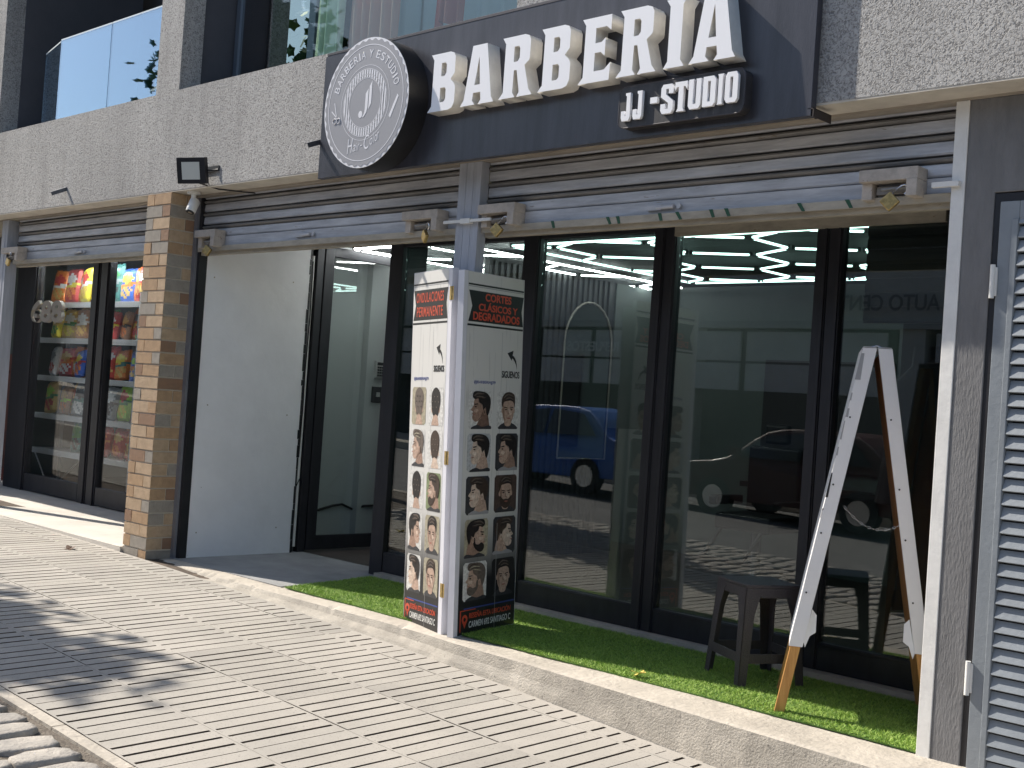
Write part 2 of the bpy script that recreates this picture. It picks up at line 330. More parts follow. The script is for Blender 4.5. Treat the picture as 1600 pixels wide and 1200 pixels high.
# cobbles
g = MB(); y = -2.56; row = 0
while y > -4.3:
    wy = .24 + .06 * rnd(); x = -11 - rnd() * .2
    while x < 3:
        wx = .13 + .05 * rnd(); cx = x + wx / 2; cy = y - wy / 2 + (rnd() - .5) * .02; rot = (rnd() - .5) * .18; hz = .010 + .010 * rnd(); z0 = zs(cx, cy) - .008
        N = 12; ring = []
        for k in range(N):
            a = 2 * math.pi * k / N; ca, sa = math.cos(a), math.sin(a)
            ex = 5.5; rr = (abs(ca) ** ex + abs(sa) ** ex) ** (-1 / ex) * (1 + (rnd() - .5) * .12)
            ring.append(((wx / 2 - .003) * rr * ca, (wy / 2 - .002) * rr * sa))
        vs = []
        for sc, zz in ((1, -.05), (1, .0), (.95, hz * .75), (.8, hz), (.4, hz * 1.05)):
            for px, py in ring: vs.append((cx + (px * math.cos(rot) - py * math.sin(rot)) * sc, cy + (px * math.sin(rot) + py * math.cos(rot)) * sc, z0 + zz + (rnd() - .5) * .003))
        vs.append((cx, cy, z0 + hz * 1.1)); fs = []
        for r_ in range(4):
            for k in range(N): fs.append((r_ * N + k, r_ * N + (k + 1) % N, (r_ + 1) * N + (k + 1) % N, (r_ + 1) * N + k))
        for k in range(N): fs.append((4 * N + k, 4 * N + (k + 1) % N, 5 * N))
        g.add(vs, fs, 0, True); x += wx + .012
    y -= wy + .012; row += 1
struct(g.build('cobblestones', M['cobble']))
g = MB()
for i in range(len(ZX) - 1):
    g.add([(x, y, zs(x, y) - .018) for x, y in ((ZX[i], -4.33), (ZX[i + 1], -4.33), (ZX[i + 1], -2.5), (ZX[i], -2.5))], [(0, 1, 2, 3)])
struct(g.build('cobble_bed', M['dirt']))

# ------------------------------------------------------------------ doorstep of the barber shop (concrete ledge)
def yout(x): return float(np.interp(x, [-8.37, -7.4, -6.5, -5.6, -5.2, -5.0, -4.5, -3.3, -2.5, -1.5], [-.10, -.12, -.12, -.12, -.14, -.165, -.18, -.262, -.315, -.37]))
g = MB(); NX = 190; xs = np.linspace(-8.36, -1.2, NX); rr = random.Random(3)
prev = None
for x in xs:
    x = float(x); y0 = yout(x) + (rr.random() - .5) * .0018; zf = zs(x, y0) - .02; h = -zf; sl = min(.10, max(.0, .07 - .6 * (h - .08)))
    chip = .010 if rr.random() < .08 else 0
    zt = lambda yy: .003 * math.sin(x * 3) + (rr.random() - .5) * .0015
    ringp = [(x, 1.3, .0), (x, .2, .0), (x, 0, .001 + zt(0)), (x, y0 * .5, -.001 + zt(0)), (x, y0 + .022 + chip, -.004 - chip), (x, y0 + .008, -.012 - chip), (x, y0 - .001 - sl * .15, -.03 + .4 * min(0, zf + .05)),
             (x, y0 - .008 - sl, zf * .7), (x, y0 - .014 - sl * 1.6, zf)]
    if prev:
        for k in range(len(ringp) - 1): g.add([prev[k], prev[k + 1], ringp[k + 1], ringp[k]], [(3, 2, 1, 0)], 0 if k < 5 else 1, k > 2)
    prev = ringp
step = tag(g.build('concrete_step', [M['concrete'], M['concface']]), 'rough concrete doorstep along the front of the barber shop, under the artificial grass', 'doorstep')
g = MB()
g.prism([(-14.6, -.2), (-8.73, -.2), (-8.73, 1.5), (-14.6, 1.5)], lambda u, v, w_: Vector((u, v, w_)), -.1, .05)
tag(g.build('concrete_threshold', mat('pale_concrete', (.60, .56, .50), .9, var=.1, vscale=3, bump=.4, bscale=60)), 'pale concrete threshold slab in front of the snack shop door', 'doorstep')
g = MB(); g.box(-8.36, -6.9, .02, 1.25, .001, .006); struct(g.build('recess_floor', M['recess']))
g = MB(); g.box(-16, -1.0, 1.25, 6.5, -.1, .0); g.box(-14.7, -8.8, 1.51, 6.4, 0, .05); struct(g.build('interior_floor', M['intfloor']))

# artificial grass
def make_turf(outline, n, name, label, seed):
    r = np.random.RandomState(seed); base = MB(); base.prism(outline, lambda u, v, w_: Vector((u, v, w_)), .004, .010)
    xs_ = [p[0] for p in outline]; ys_ = [p[1] for p in outline]
    px = r.uniform(min(xs_), max(xs_), n * 2); py = r.uniform(min(ys_), max(ys_), n * 2)
    ins = np.zeros(len(px), bool); m = len(outline)
    for i in range(m):
        x1, y1 = outline[i]; x2, y2 = outline[(i + 1) % m]
        c = ((y1 > py) != (y2 > py)) & (px < (x2 - x1) * (py - y1) / (y2 - y1 + 1e-12) + x1); ins ^= c
    px = px[ins][:n]; py = py[ins][:n]; k = len(px)
    a = r.uniform(0, 2 * np.pi, k); hgt = r.uniform(.010, .022, k) * (.72 + .4 * (.5 + .5 * np.sin(px * 5.1 + 2 * np.sin(py * 4)) * np.sin(py * 7 + px * 2.3))); wd = r.uniform(.0014, .0026, k); lean = r.uniform(.008, .030, k); la = r.uniform(0, 2 * np.pi, k)
    v = np.zeros((k, 3, 3)); dx = np.cos(a) * wd; dy = np.sin(a) * wd
    v[:, 0] = np.c_[px - dx, py - dy, np.full(k, .009)]; v[:, 1] = np.c_[px + dx, py + dy, np.full(k, .009)]
    v[:, 2] = np.c_[px + np.cos(la) * lean, py + np.sin(la) * lean, hgt + .006]
    me = bpy.data.meshes.new(name); me.vertices.add(k * 3); me.vertices.foreach_set('co', v.ravel()); me.loops.add(k * 3); me.loops.foreach_set('vertex_index', np.arange(k * 3))
    me.polygons.add(k); me.polygons.foreach_set('loop_start', np.arange(k) * 3); me.polygons.foreach_set('loop_total', np.full(k, 3))
    for t in M['turf']: me.materials.append(t)
    me.materials.append(M['turfbase'])
    me.polygons.foreach_set('material_index', r.choice(4, k, p=[.34, .34, .18, .14])); me.update(); me.validate()
    # join the backing
    bm = bmesh.new(); bm.from_mesh(me); b2 = bpy.data.meshes.new('b'); b2.from_pydata(base.v, [], base.f); n0 = len(bm.faces); bm.from_mesh(b2); bm.faces.ensure_lookup_table()
    for f in bm.faces[n0:]: f.material_index = 4
    bm.to_mesh(me); bm.free(); bpy.data.meshes.remove(b2)
    o = link(name, me); o['kind'] = 'stuff'; tag(o, label, 'artificial grass'); return o
def edge(x): return .012 * math.sin(x * 1.7) + .004 * math.sin(x * 9)
front = [(x, edge(x)) for x in np.linspace(-6.84, -4.78, 24)]
make_turf([(float(a), float(b)) for a, b in front] + [(-4.76, .93), (-7.0, .90)], 62000, 'artificial_grass', 'green artificial grass mat left of the folding sign, with a cut slanting left end', 1)
front = [(x, edge(x) + .006) for x in np.linspace(-4.775, -2.285, 24)]
make_turf([(float(a), float(b)) for a, b in front] + [(-2.285, .90), (-4.755, .92)], 80000, 'artificial_grass', 'green artificial grass mat under the stool and the A-frame board', 2)

# ------------------------------------------------------------------ main building shell
B = thing('commercial_building', 'grey stuccoed building with shops below and glazed balconies above', 'building', (-5, 0, 0))
g = MB(); g.box(-17, 4, -.18, 0, 2.822, 3.60); g.box(-17, -11.62, -.18, 0, 3.6, 7); g.box(-8.72, -8.38, -.18, 0, 3.6, 7); g.box(-4.80, 4, -.18, 0, 3.6, 7)
g.build('stucco_wall', M['stucco'], B)
g = MB(); g.box(-17, 4, -.178, .0, 2.812, 2.8215); g.build('lintel_underside', M['band'], B)
g = MB(); g.box(-17, 4, .0, .62, 2.80, 2.9); g.build('soffit', M['soffit'], B)
g = MB(); g.box(-16.9, 3.9, .002, 6.5, 3.50, 3.598); g.box(-16.9, 3.9, .62, 6.5, 2.70, 2.80); g.build('upper_floor_slab', M['reveal'], B)
g = MB(); g.box(-11.66, -11.6, 0, 1.2, 3.6, 7); g.box(-8.70, -8.40, 0, 1.4, 3.6, 7); g.box(-4.8, -4.7, 0, 1.2, 3.6, 7); g.box(-17, 4, 1.42, 1.5, 3.6, 7)
g.box(-17, 4, -.18, 1.5, 7, 7.1); g.build('balcony_recess', M['reveal'], B)
# back and side walls, dividing walls
g = MB(); g.box(-16, 4, 6.5, 6.7, -1, 7); g.box(-16.2, -14.7, -.02, 6.5, -.5, 2.8); g.box(-8.72, -8.40, .10, 1.255, -.1, 2.8); g.box(-8.72, -8.665, 1.255, 6.5, -.1, 2.8); g.build('party_wall', M['intwall'], B)
# brick pillar
g = MB(); ph = .0948; c0 = (.45, .44, .42)
g.box(-8.714, -8.378, -.174, .095, -.1, 2.812, 3)
for k in range(31):
    z0 = -.12 + k * ph; z1 = min(z0 + ph - .0105, 2.812)
    if z1 <= z0: continue
    def bm_(): return random.choices([0, 1, 2, 4], [.42, .26, .17, .15])[0]
    sp = -8.72 + (.235 if k % 2 else .105)
    g.box(-8.72, sp - .004, -.182 - .004 * rnd(), -.17, z0, z1, bm_()); g.box(sp + .004, -8.372, -.182 - .004 * rnd(), -.17, z0 + .001, z1 - .002 * rnd(), bm_())
    if k % 2: g.box(-8.38, -8.3715, -.1815, .09, z0, z1, bm_())
    else: g.box(-8.38, -8.3715, -.1815, -.052, z0, z1, bm_()); g.box(-8.38, -8.3715, -.044, .09, z0, z1, bm_())
bricks = [mat('brick_tan', (.53, .385, .25), .85, col2=(.42, .30, .19), vscale=20, bump=.4, bscale=80), mat('brick_orange', (.48, .32, .185), .85, col2=(.37, .24, .14), vscale=18, bump=.4, bscale=80),
          mat('brick_grey', (.36, .32, .27), .85, col2=(.28, .25, .21), vscale=20, bump=.4, bscale=80), mat('brick_mortar', (.62, .56, .47), .95, bump=.5), mat('brick_brown', (.30, .175, .105), .85, col2=(.27, .17, .11), vscale=20, bump=.4)]
g.build('brick_pillar', bricks, B)
# shutter guides, middle post, right pillar
g = MB(); g.box(-8.371, -8.325, .03, .10, -.02, 2.80); g.build('shutter_guide_or_gap', mat('grey_steel_guide', (.25, .25, .27), .5, .3, var=.15), B)
g = MB(); g.box(-8.324, -8.29, .05, .12, 0, 2.80); g.build('shutter_guide_or_gap', M['black'], B)  # black strip put in for the shaded gap beside the steel guide
g = MB()
for a, b in ((-5.37, -5.307), (-5.305, -5.245), (-5.243, -5.18)): g.box(a, b, 0.0, .07, -.001, 2.80)
bevel(g.build('middle_post', M['greyblue'], B), .002)
g = MB(); g.box(-5.45, -5.05, -.03, -.018, 2.435, 2.452); g.box(-5.30, -5.22, -.034, -.001, 2.428, 2.458); g.build('locking_bar', M['whitestrip'], B)
g = MB(); g.box(-2.283, -2.223, -.004, .12, -.01, 2.80); bevel(g.build('shutter_guide_or_gap', M['whitestrip'], B), .003)
g = MB(); g.box(-2.36, -2.24, -.03, -.008, 2.43, 2.452); g.build('guide_latch', M['whitestrip'], B)
g = MB(); g.box(-11.76, -11.63, -.01, .1, .04, 2.80); g.box(-11.70, -11.68, -.014, -.01, .05, 2.79); bevel(g.build('shutter_guide_or_gap', M['greyblue'], B), .003)
g = MB(); g.box(-2.222, -2.094, .0, .35, -.4, 2.80); g.box(-2.094, 4, .10, .35, -.9, 2.80); g.box(-2.1, 4, 0, .1, 2.395, 2.80); g.box(-.9, 4, 0, .1, -.9, 2.395)
bevel(g.build('rendered_pillar', M['pillar'], B), .004)
# white side wall of the recess
g = MB(); g.box(-8.40, -8.30, .12, 1.12, 0.0, 2.80); g.build('recess_side_wall', M['whitewall'], B)
for yy, zz_ in ((.2, 2.2), (.95, 2.25), (.22, 1.2), (.98, 1.15), (.2, .2), (.95, .22)):
    g = MB(); g.cyl((-8.3005, yy, zz_), (-8.2985, yy, zz_), .006, 10); g.build('screw', M['rail'], B)
g = MB(); rr_ = random.Random(5); zc = 0
while zc < 2.6:
    dz_ = .05 + .1 * rr_.random(); wz = .008 + .014 * rr_.random(); g.box(-8.2995, -8.2985, 1.12 - wz, 1.121, zc, zc + dz_ - .002); zc += dz_
g.build('paint_edge', M['black'], B)
# upper window behind the balconies
g = MB()
wf = mat('silver_window_frame', (.32, .34, .37), .4, .5)
for x in (-11.45, -10.6, -7.1, -6.0): g = MB(); g.box(x, x + .055, 1.36, 1.399, 3.6, 6.6); g.build('window_frame', wf, B)
g = MB(); g.box(-11.4, -8.75, 1.40, 1.412, 3.65, 6.6); g.box(-8.38, -4.85, 1.40, 1.412, 3.65, 6.6); g.build('window_pane', M['glassw'], B)
# first-floor glazed bay next to the pier
g = MB(); g.box(-8.38, -8.33, .28, .33, 3.6, 6.8); g.box(-7.38, -7.30, .26, .33, 3.6, 6.8); g.build('bay_frame', mat('blue_grey_frame', (.16, .19, .23), .4, .3), B)
g = MB(); g.box(-8.33, -7.38, .30, .308, 3.6, 6.8); g.build('window_pane', glass('tinted_window', .42, (.10, .12, .14), 3), B)
g = MB(); g.box(-8.33, -7.38, .9, .95, 3.6, 6.8); g.build('dark_room_sheet', M['intdark'], B)  # dark sheet added as the unlit room behind the tinted glass

# balcony glass: every railing a thing
def railing(panes, label, gm):
    t = thing('glass_railing', label, 'glass railing', (panes[0][0][0], panes[0][0][1], 3.6), 'glass balcony railings on the first floor')
    for (xa, ya), (xb, yb), h in panes:
        d = Vector((xb - xa, yb - ya, 0)).normalized(); nrm = Vector((-d.y, d.x, 0)) * .005
        b = [Vector((xa, ya, 3.60)) - nrm, Vector((xb, yb, 3.60)) - nrm, Vector((xb, yb, 3.60)) + nrm, Vector((xa, ya, 3.60)) + nrm]
        m = MB(); m.quadbox(b, [p + Vector((0, 0, h)) for p in b]); m.build('glass_pane', gm, t)
        m = MB(); m.quadbox([p + Vector((0, 0, h)) for p in b], [p + Vector((0, 0, h + .012)) for p in b]); m.build('top_edge', mat('glass_top_edge', (.75, .82, .82), .3), t)
    return t
railing([((-11.10, .0), (-10.56, -.12), .72), ((-10.55, -.12), (-9.63, -.12), .735), ((-9.62, -.12), (-8.725, -.12), .735)], 'pale blue reflecting glass railing of the left balcony', M['glassb'])
railing([((-7.28, -.12), (-6.74, -.12), .9), ((-6.73, -.12), (-5.68, -.12), .9), ((-5.67, -.12), (-4.81, -.12), .9)], 'greenish glass railing above the round sign with laundry behind it', M['glassc'])
def cloth(name, x0, x1, y, z0, z1, m, label, waves=5):
    N = 40; K = 12; vs = []
    for k in range(K + 1):
        for i in range(N + 1):
            u = i / N; v = k / K; x = x0 + (x1 - x0) * u + .02 * (1 - v) * math.sin(u * 9); vs.append((x, y + .035 * (1.1 - .5 * v) * math.sin(u * waves * 2 * math.pi + v), z0 + (z1 - z0) * v + .03 * math.sin(u * 5) * (1 - v)))
    n_ = len(vs); vs += [(a, b + .006, c) for a, b, c in vs]; q = MB(); fs = []
    for k in range(K):
        for i in range(N):
            a = k * (N + 1) + i; fs.append((a, a + 1, a + N + 2, a + N + 1)); fs.append((n_ + a, n_ + a + N + 1, n_ + a + N + 2, n_ + a + 1))
    q.add(vs, fs, 0, True); return tag(q.build(name, m), label, 'laundry', 'laundry hanging on the balcony')
cloth('towel', -6.62, -6.12, .05, 3.62, 4.5, mat('pink_cloth', (.66, .36, .32), .9), 'salmon pink towel hanging behind the balcony glass')
cloth('sheet', -6.95, -6.66, .02, 3.62, 4.6, mat('pale_green_cloth', (.62, .68, .58), .9), 'pale green sheet hanging beside the pink towel', 3)
cloth('shirt', -5.75, -5.5, .05, 3.7, 4.4, mat('coral_cloth', (.50, .16, .14), .9), 'coral red garment hanging near the right end of the balcony', 3)
cloth('curtain', -7.25, -4.85, .95, 3.62, 6.0, mat('sheer_curtain', (.62, .66, .64), .9), 'pale sheer curtain behind the greenish balcony glass', 11)
tag(MB().tube([(-8.2, .1, 4.58), (-6.5, .11, 4.55), (-4.85, .1, 4.58)], .004, 6).build('clothes_line', M['chrome']), 'thin clothes line above the balcony railing', 'clothes line')

# ------------------------------------------------------------------ rolling shutters
def shutter(x0, x1, label, boxes, tape=None):
    t = thing('rolling_shutter', label, 'roller shutter', ((x0 + x1) / 2, .08, 2.35), 'half-open rolling shutters over the shop fronts')
    prof = []; mis = []
    def pt(y, z, m_=0): prof.append((y, z)); mis.append(m_)
    z = 2.49; pt(.085, z)
    for k in range(6):     # slat: flat face then rolled rib
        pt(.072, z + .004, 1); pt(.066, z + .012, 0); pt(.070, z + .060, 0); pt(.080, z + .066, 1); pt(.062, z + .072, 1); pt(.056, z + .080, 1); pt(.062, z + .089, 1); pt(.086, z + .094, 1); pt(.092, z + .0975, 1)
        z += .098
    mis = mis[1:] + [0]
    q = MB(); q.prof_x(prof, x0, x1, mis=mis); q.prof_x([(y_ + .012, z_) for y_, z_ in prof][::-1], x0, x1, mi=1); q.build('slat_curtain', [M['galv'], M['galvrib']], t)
    q = MB(); q.box(x0, x1, .058, .085, 2.415, 2.489, 0); bevel(q.build('bottom_slat', M['galv'], t), .004)
    q = MB(); q.box(x0, x1, .028, .10, 2.400, 2.414); q.box(x0, x1, .028, .034, 2.375, 2.400); q.box(x0, x1, .06, .10, 2.352, 2.399); br = q.build('bottom_rail', M['rail'], t)
    if tape:
        for a in tape:
            q = MB(); k_ = .012 + .02 * rnd(); q.quadbox([(a + k_, .0255, 2.3755), (a + k_ + .018, .0255, 2.3755), (a + k_ + .018, .0275, 2.3755), (a + k_, .0275, 2.3755)], [(a, .0255, 2.4165), (a + .022, .0255, 2.4165), (a + .022, .0275, 2.4165), (a, .0275, 2.4165)])
            q.build('tape_scrap', M['greentape'], br)
    xm = (x0 + x1) / 2 - .1
    q = MB(); q.box(xm - .12, xm - .03, .035, .057, 2.435, 2.462); q.cyl((xm - .06, .042, 2.448), (xm + .05, .042, 2.45), .012, 10); q.cyl((xm + .08, .04, 2.45), (xm + .08, .057, 2.45), .014, 12); q.build('handle_bolt', M['galv'], t)
    for bx0, bx1 in boxes:
        q = MB(); q.box(bx0, bx1, -.04, .057, 2.475, 2.53); q.box(bx1 - .05, bx1, -.045, .057, 2.40, 2.475); q.box(bx0, bx0 + .05, -.005, .057, 2.40, 2.475)
        lb = bevel(q.build('lock_housing', M['lockbox'], t), .003)
        q = MB(); q.box(bx0 + .06, bx1 - .055, .02, .04, 2.425, 2.46); q.cyl((bx0 + .10, -.01, 2.44), (bx1 - .05, -.01, 2.445), .008, 8); q.build('hasp', M['galvrib'], lb)
    return t
shutter(-11.56, -8.735, 'weathered grey rolling shutter over the snack shop, left of the brick pillar', [(-11.68, -11.32)])
shutter(-8.29, -5.375, 'weathered grey rolling shutter between the brick pillar and the middle post', [(-8.24, -7.96), (-5.83, -5.50)])
shutter(-5.175, -2.288, 'weathered grey rolling shutter right of the middle post, with scraps of green tape', [(-5.15, -4.85), (-2.70, -2.42)], [-4.62, -4.22, -4.15, -3.87, -3.76, -3.55, -3.46, -3.05, -2.8])
# padlocks
pl = thing('padlock', '', 'padlock', (0, 0, 0), 'brass padlocks hanging from the shutter locks')
q = MB(); q.box(-.032, .032, -.012, .012, -.068, -.004); bevel(q.build('lock_body', M['brass'], pl), .006, 3)
q = MB(); q.tube([(-.02, 0, -.006), (-.02, 0, .045), (-.012, 0, .058), (0, 0, .064), (.012, 0, .058), (.02, 0, .045), (.02, 0, .03)], .005, 8); q.build('shackle', M['chrome'], pl)
locks = [((-5.60, -.03, 2.395), 'brass padlock hanging just left of the middle post', (.1, .75, -.3)), ((-4.955, -.035, 2.40), 'brass padlock hanging just right of the middle post', (0, .75, .2)),
         ((-2.52, -.03, 2.405), 'brass padlock near the white strip at the right end', (0, .8, .3)), ((-8.05, -.02, 2.40), 'brass padlock beside the brick pillar above the white wall', (0, .6, .3)),
         ((-11.49, -.04, 2.42), 'brass padlock at the far left shutter of the snack shop', (0, .5, 0))]
for i, (lc, lb, ro) in enumerate(locks):
    if i == 0: pl.location = lc; pl['label'] = lb; pl.rotation_euler = ro
    else: clone(pl, lc, lb, ro)

# ------------------------------------------------------------------ barber shop front (frames at y=1)
SF = thing('barber_shopfront', 'dark aluminium and glass front of the barber shop behind the stool', 'shop front', (-4.5, 1.0, 0))
for a, b in ((-5.745, -5.59), (-4.625, -4.545), (-4.54, -4.455), (-3.495, -3.42), (-3.415, -3.335), (-2.74, -2.60)):
    q = MB(); q.box(a, b, 1.0, 1.07, .04, 2.62); q.box(b - .022, b - .006, .988, 1.0, .045, 2.6); bevel(q.build('mullion', M['frame'], SF), .003)
for a, b in ((-6.99, -5.746), (-5.589, -4.626), (-4.454, -3.496), (-3.334, -2.741)):
    q = MB(); q.box(a, b, 1.003, 1.067, .04, .19); q.box(a, b, 1.0, 1.003, .17, .186); bevel(q.build('bottom_rail', M['frame'], SF), .003)
    q = MB(); q.box(a, b, 1.003, 1.067, 2.50, 2.60); bevel(q.build('top_rail', M['frame'], SF), .003)
q = MB(); q.box(-4.454, -2.745, .97, 1.0, 2.461, 2.64); q.build('beige_transom', M['rail'], SF)
q = MB(); q.box(-7.0, -2.3, .93, 1.2, .0, .038); q.build('sill', M['concrete'], SF)
q = MB(); q.box(-2.60, -2.29, 1.0, 1.1, 0, 2.8); q.box(-2.30, -2.10, .36, 1.1, 0, 2.8); q.box(-8.4, -2.3, 1.0, 1.08, 2.62, 2.80); q.build('end_panel', M['frame'], SF)
for a, b in ((-6.99, -5.75), (-5.585, -4.63), (-4.45, -3.50), (-3.33, -2.745)):
    q = MB(); q.box(a, b, 1.030, 1.038, .19, 2.50); q.build('glass_pane', M['glass'], SF)
q = MB(); q.box(-7.29, -7.15, 1.17, 1.25, 0, 2.62); q.box(-7.145, -7.0, 1.0, 1.25, 0, 2.62); q.box(-7.17, -7.13, 1.15, 1.17, 0, 2.6)
bevel(q.build('door_post', M['frame'], SF), .003)
q = MB(); q.box(-8.40, -8.33, 1.121, 1.15, 0, 2.62); q.box(-8.37, -8.31, 1.19, 1.26, 0, 2.62); q.box(-8.40, -7.29, 1.17, 1.25, 2.58, 2.62)
bevel(q.build('door_jamb', M['frame'], SF), .003)
q = MB(); q.cyl((-8.345, 1.168, .05), (-8.345, 1.168, 2.5), .016, 12); q.build('white_conduit', M['whiteplastic'], SF)
q = MB(); q.tube([(-8.32, 1.15, 2.45), (-8.31, 1.15, 2.0), (-8.325, 1.15, 1.5), (-8.32, 1.15, 1.2), (-8.33, 1.15, .8)], .006, 6); q.tube([(-8.34, 1.15, .55), (-8.32, 1.17, .62), (-8.31, 1.2, .64)], .005, 6); q.build('black_cable', M['black'], SF)
# open glass door leaf standing at a right angle to the front
D = thing('open_glass_door', 'dark framed glass door standing open in the recess beside the white wall', 'glass door', (-8.34, 1.27, 0))
q = MB(); q.box(-8.345, -8.305, 1.27, 1.37, .02, 2.60); q.box(-8.345, -8.305, 2.10, 2.20, .02, 2.60); q.box(-8.344, -8.306, 1.37, 2.10, .02, .14); q.box(-8.344, -8.306, 1.37, 2.10, 2.52, 2.60)
bevel(q.build('door_frame', M['frame'], D), .003)
q = MB(); q.box(-8.328, -8.322, 1.37, 2.10, .14, 2.52); q.build('glass_pane', M['glassd'], D)
q = MB(); q.box(-8.30, -8.28, 2.13, 2.15, .50, .58); q.box(-8.28, -8.27, 2.11, 2.17, .38, .52); q.build('handle', M['black'], D)
# interior
IN = thing('barber_interior', 'dim interior of the barber shop seen through the glass', 'interior', (-5, 3, 0))
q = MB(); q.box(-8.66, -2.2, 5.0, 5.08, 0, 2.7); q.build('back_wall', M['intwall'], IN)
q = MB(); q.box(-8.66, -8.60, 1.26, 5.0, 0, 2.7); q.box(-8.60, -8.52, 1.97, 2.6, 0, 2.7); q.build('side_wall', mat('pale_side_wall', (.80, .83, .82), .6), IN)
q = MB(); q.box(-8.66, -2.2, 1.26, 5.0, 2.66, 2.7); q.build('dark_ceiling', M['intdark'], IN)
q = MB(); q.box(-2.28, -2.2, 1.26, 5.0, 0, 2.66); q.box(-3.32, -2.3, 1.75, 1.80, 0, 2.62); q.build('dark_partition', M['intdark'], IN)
q = MB(); q.box(-7.49, -7.455, 2.35, 4.3, 0, 2.64)
y = 2.35
while y < 4.05: q.box(-7.455, -7.43, y, y + .035, 0, 2.60); y += .075
q.build('slatted_wall', M['slat'], IN)
q = MB(); q.box(-7.50, -7.44, 4.12, 4.95, 1.2, 2.6); q.build('pale_panel', M['intwall'], IN)
def arch(cy, m1, m2):
    pts = [(-.32, .9), (.32, .9), (.32, 1.95)] + [(.32 * math.cos(a), 1.95 + .40 * math.sin(a)) for a in np.linspace(0, math.pi, 14)[1:-1]] + [(-.32, 1.95)]
    q = MB(); q.prism(pts, lambda u, v, w_: Vector((-7.42 + w_, cy + u, v)), 0, .02); t = q.build('arched_mirror', m1, IN)
    q = MB(); big = [((u) * 1.07, v + (0.02 if v > 1.9 else 0)) for u, v in pts]; path = [Vector((-7.395, cy + u, v)) for u, v in big]; q.tube(path + [path[0]], .009, 6); q.build('mirror_rim', m2, t)
arch(3.70, M['mirror'], M['lockbox'])
# mirror unit and a barber chair against the back
q = MB(); q.box(-6.3, -4.9, 4.72, 4.98, .75, .80); q.box(-6.25, -4.95, 4.95, 4.985, .95, 1.95); q.build('mirror_counter', M['frame2'], IN)
ch = thing('barber_chair', 'black barber chair dimly visible inside the shop', 'chair', (-4.3, 3.3, 0))
q = MB(); q.cyl((-4.3, 3.3, 0), (-4.3, 3.3, .04), .28); q.cyl((-4.3, 3.3, .04), (-4.3, 3.3, .42), .05); q.build('pedestal', M['chrome'], ch)
q = MB(); q.box(-4.58, -4.02, 3.05, 3.55, .42, .56); bevel(q.build('seat', M['black'], ch), .03, 3)
q = MB(); q.box(-4.56, -4.04, 3.50, 3.62, .56, 1.15); q.box(-4.42, -4.18, 3.52, 3.60, 1.17, 1.35); bevel(q.build('backrest', M['black'], ch), .03, 3)
q = MB(); q.box(-4.66, -4.58, 3.08, 3.5, .62, .70); q.box(-4.02, -3.94, 3.08, 3.5, .62, .70); bevel(q.build('armrests', M['black'], ch), .01)
q = MB(); q.tube([(-4.5, 3.05, .42), (-4.5, 2.8, .2), (-4.1, 2.8, .2), (-4.1, 3.05, .42)], .018, 8); q.build('footrest', M['frame2'], ch)
ch.location = (-5.7, 4.1, 0)
kp = thing('alarm_keypad', 'pale alarm keypad on the wall behind the open door', 'keypad', (-8.51, 2.12, 1.6))
q = MB(); q.box(-8.52, -8.49, 2.055, 2.185, 1.52, 1.675); bevel(q.build('casing', M['whiteplastic'], kp), .004)
q = MB(); q.box(-8.491, -8.488, 2.07, 2.165, 1.635, 1.662); q.build('display', M['intdark'], kp)
q = MB()
for i in range(4):
    for j in range(4): q.box(-8.491, -8.486, 2.075 + i * .024, 2.092 + i * .024, 1.535 + j * .024, 1.552 + j * .024)
q.build('keys', M['intdark'], kp)
sw = thing('wall_switch', 'dark rocker switch on the wall below the keypad', 'switch', (-8.51, 2.10, 1.37))
q = MB(); q.box(-8.52, -8.50, 2.045, 2.155, 1.295, 1.44); bevel(q.build('plate', M['slat'], sw), .003)
q = MB(); q.box(-8.50, -8.493, 2.085, 2.125, 1.35, 1.39); q.build('rocker', M['whiteplastic'], sw)
tag(MB().tube([(-8.59, 1.5, .30), (-8.585, 1.75, .36), (-8.585, 1.85, .37), (-8.585, 2.01, .31), (-8.51, 2.03, .36), (-8.51, 2.5, .37)], .011, 6).build('wall_cable', M['black']), 'black cable running low along the wall behind the open door', 'cable')
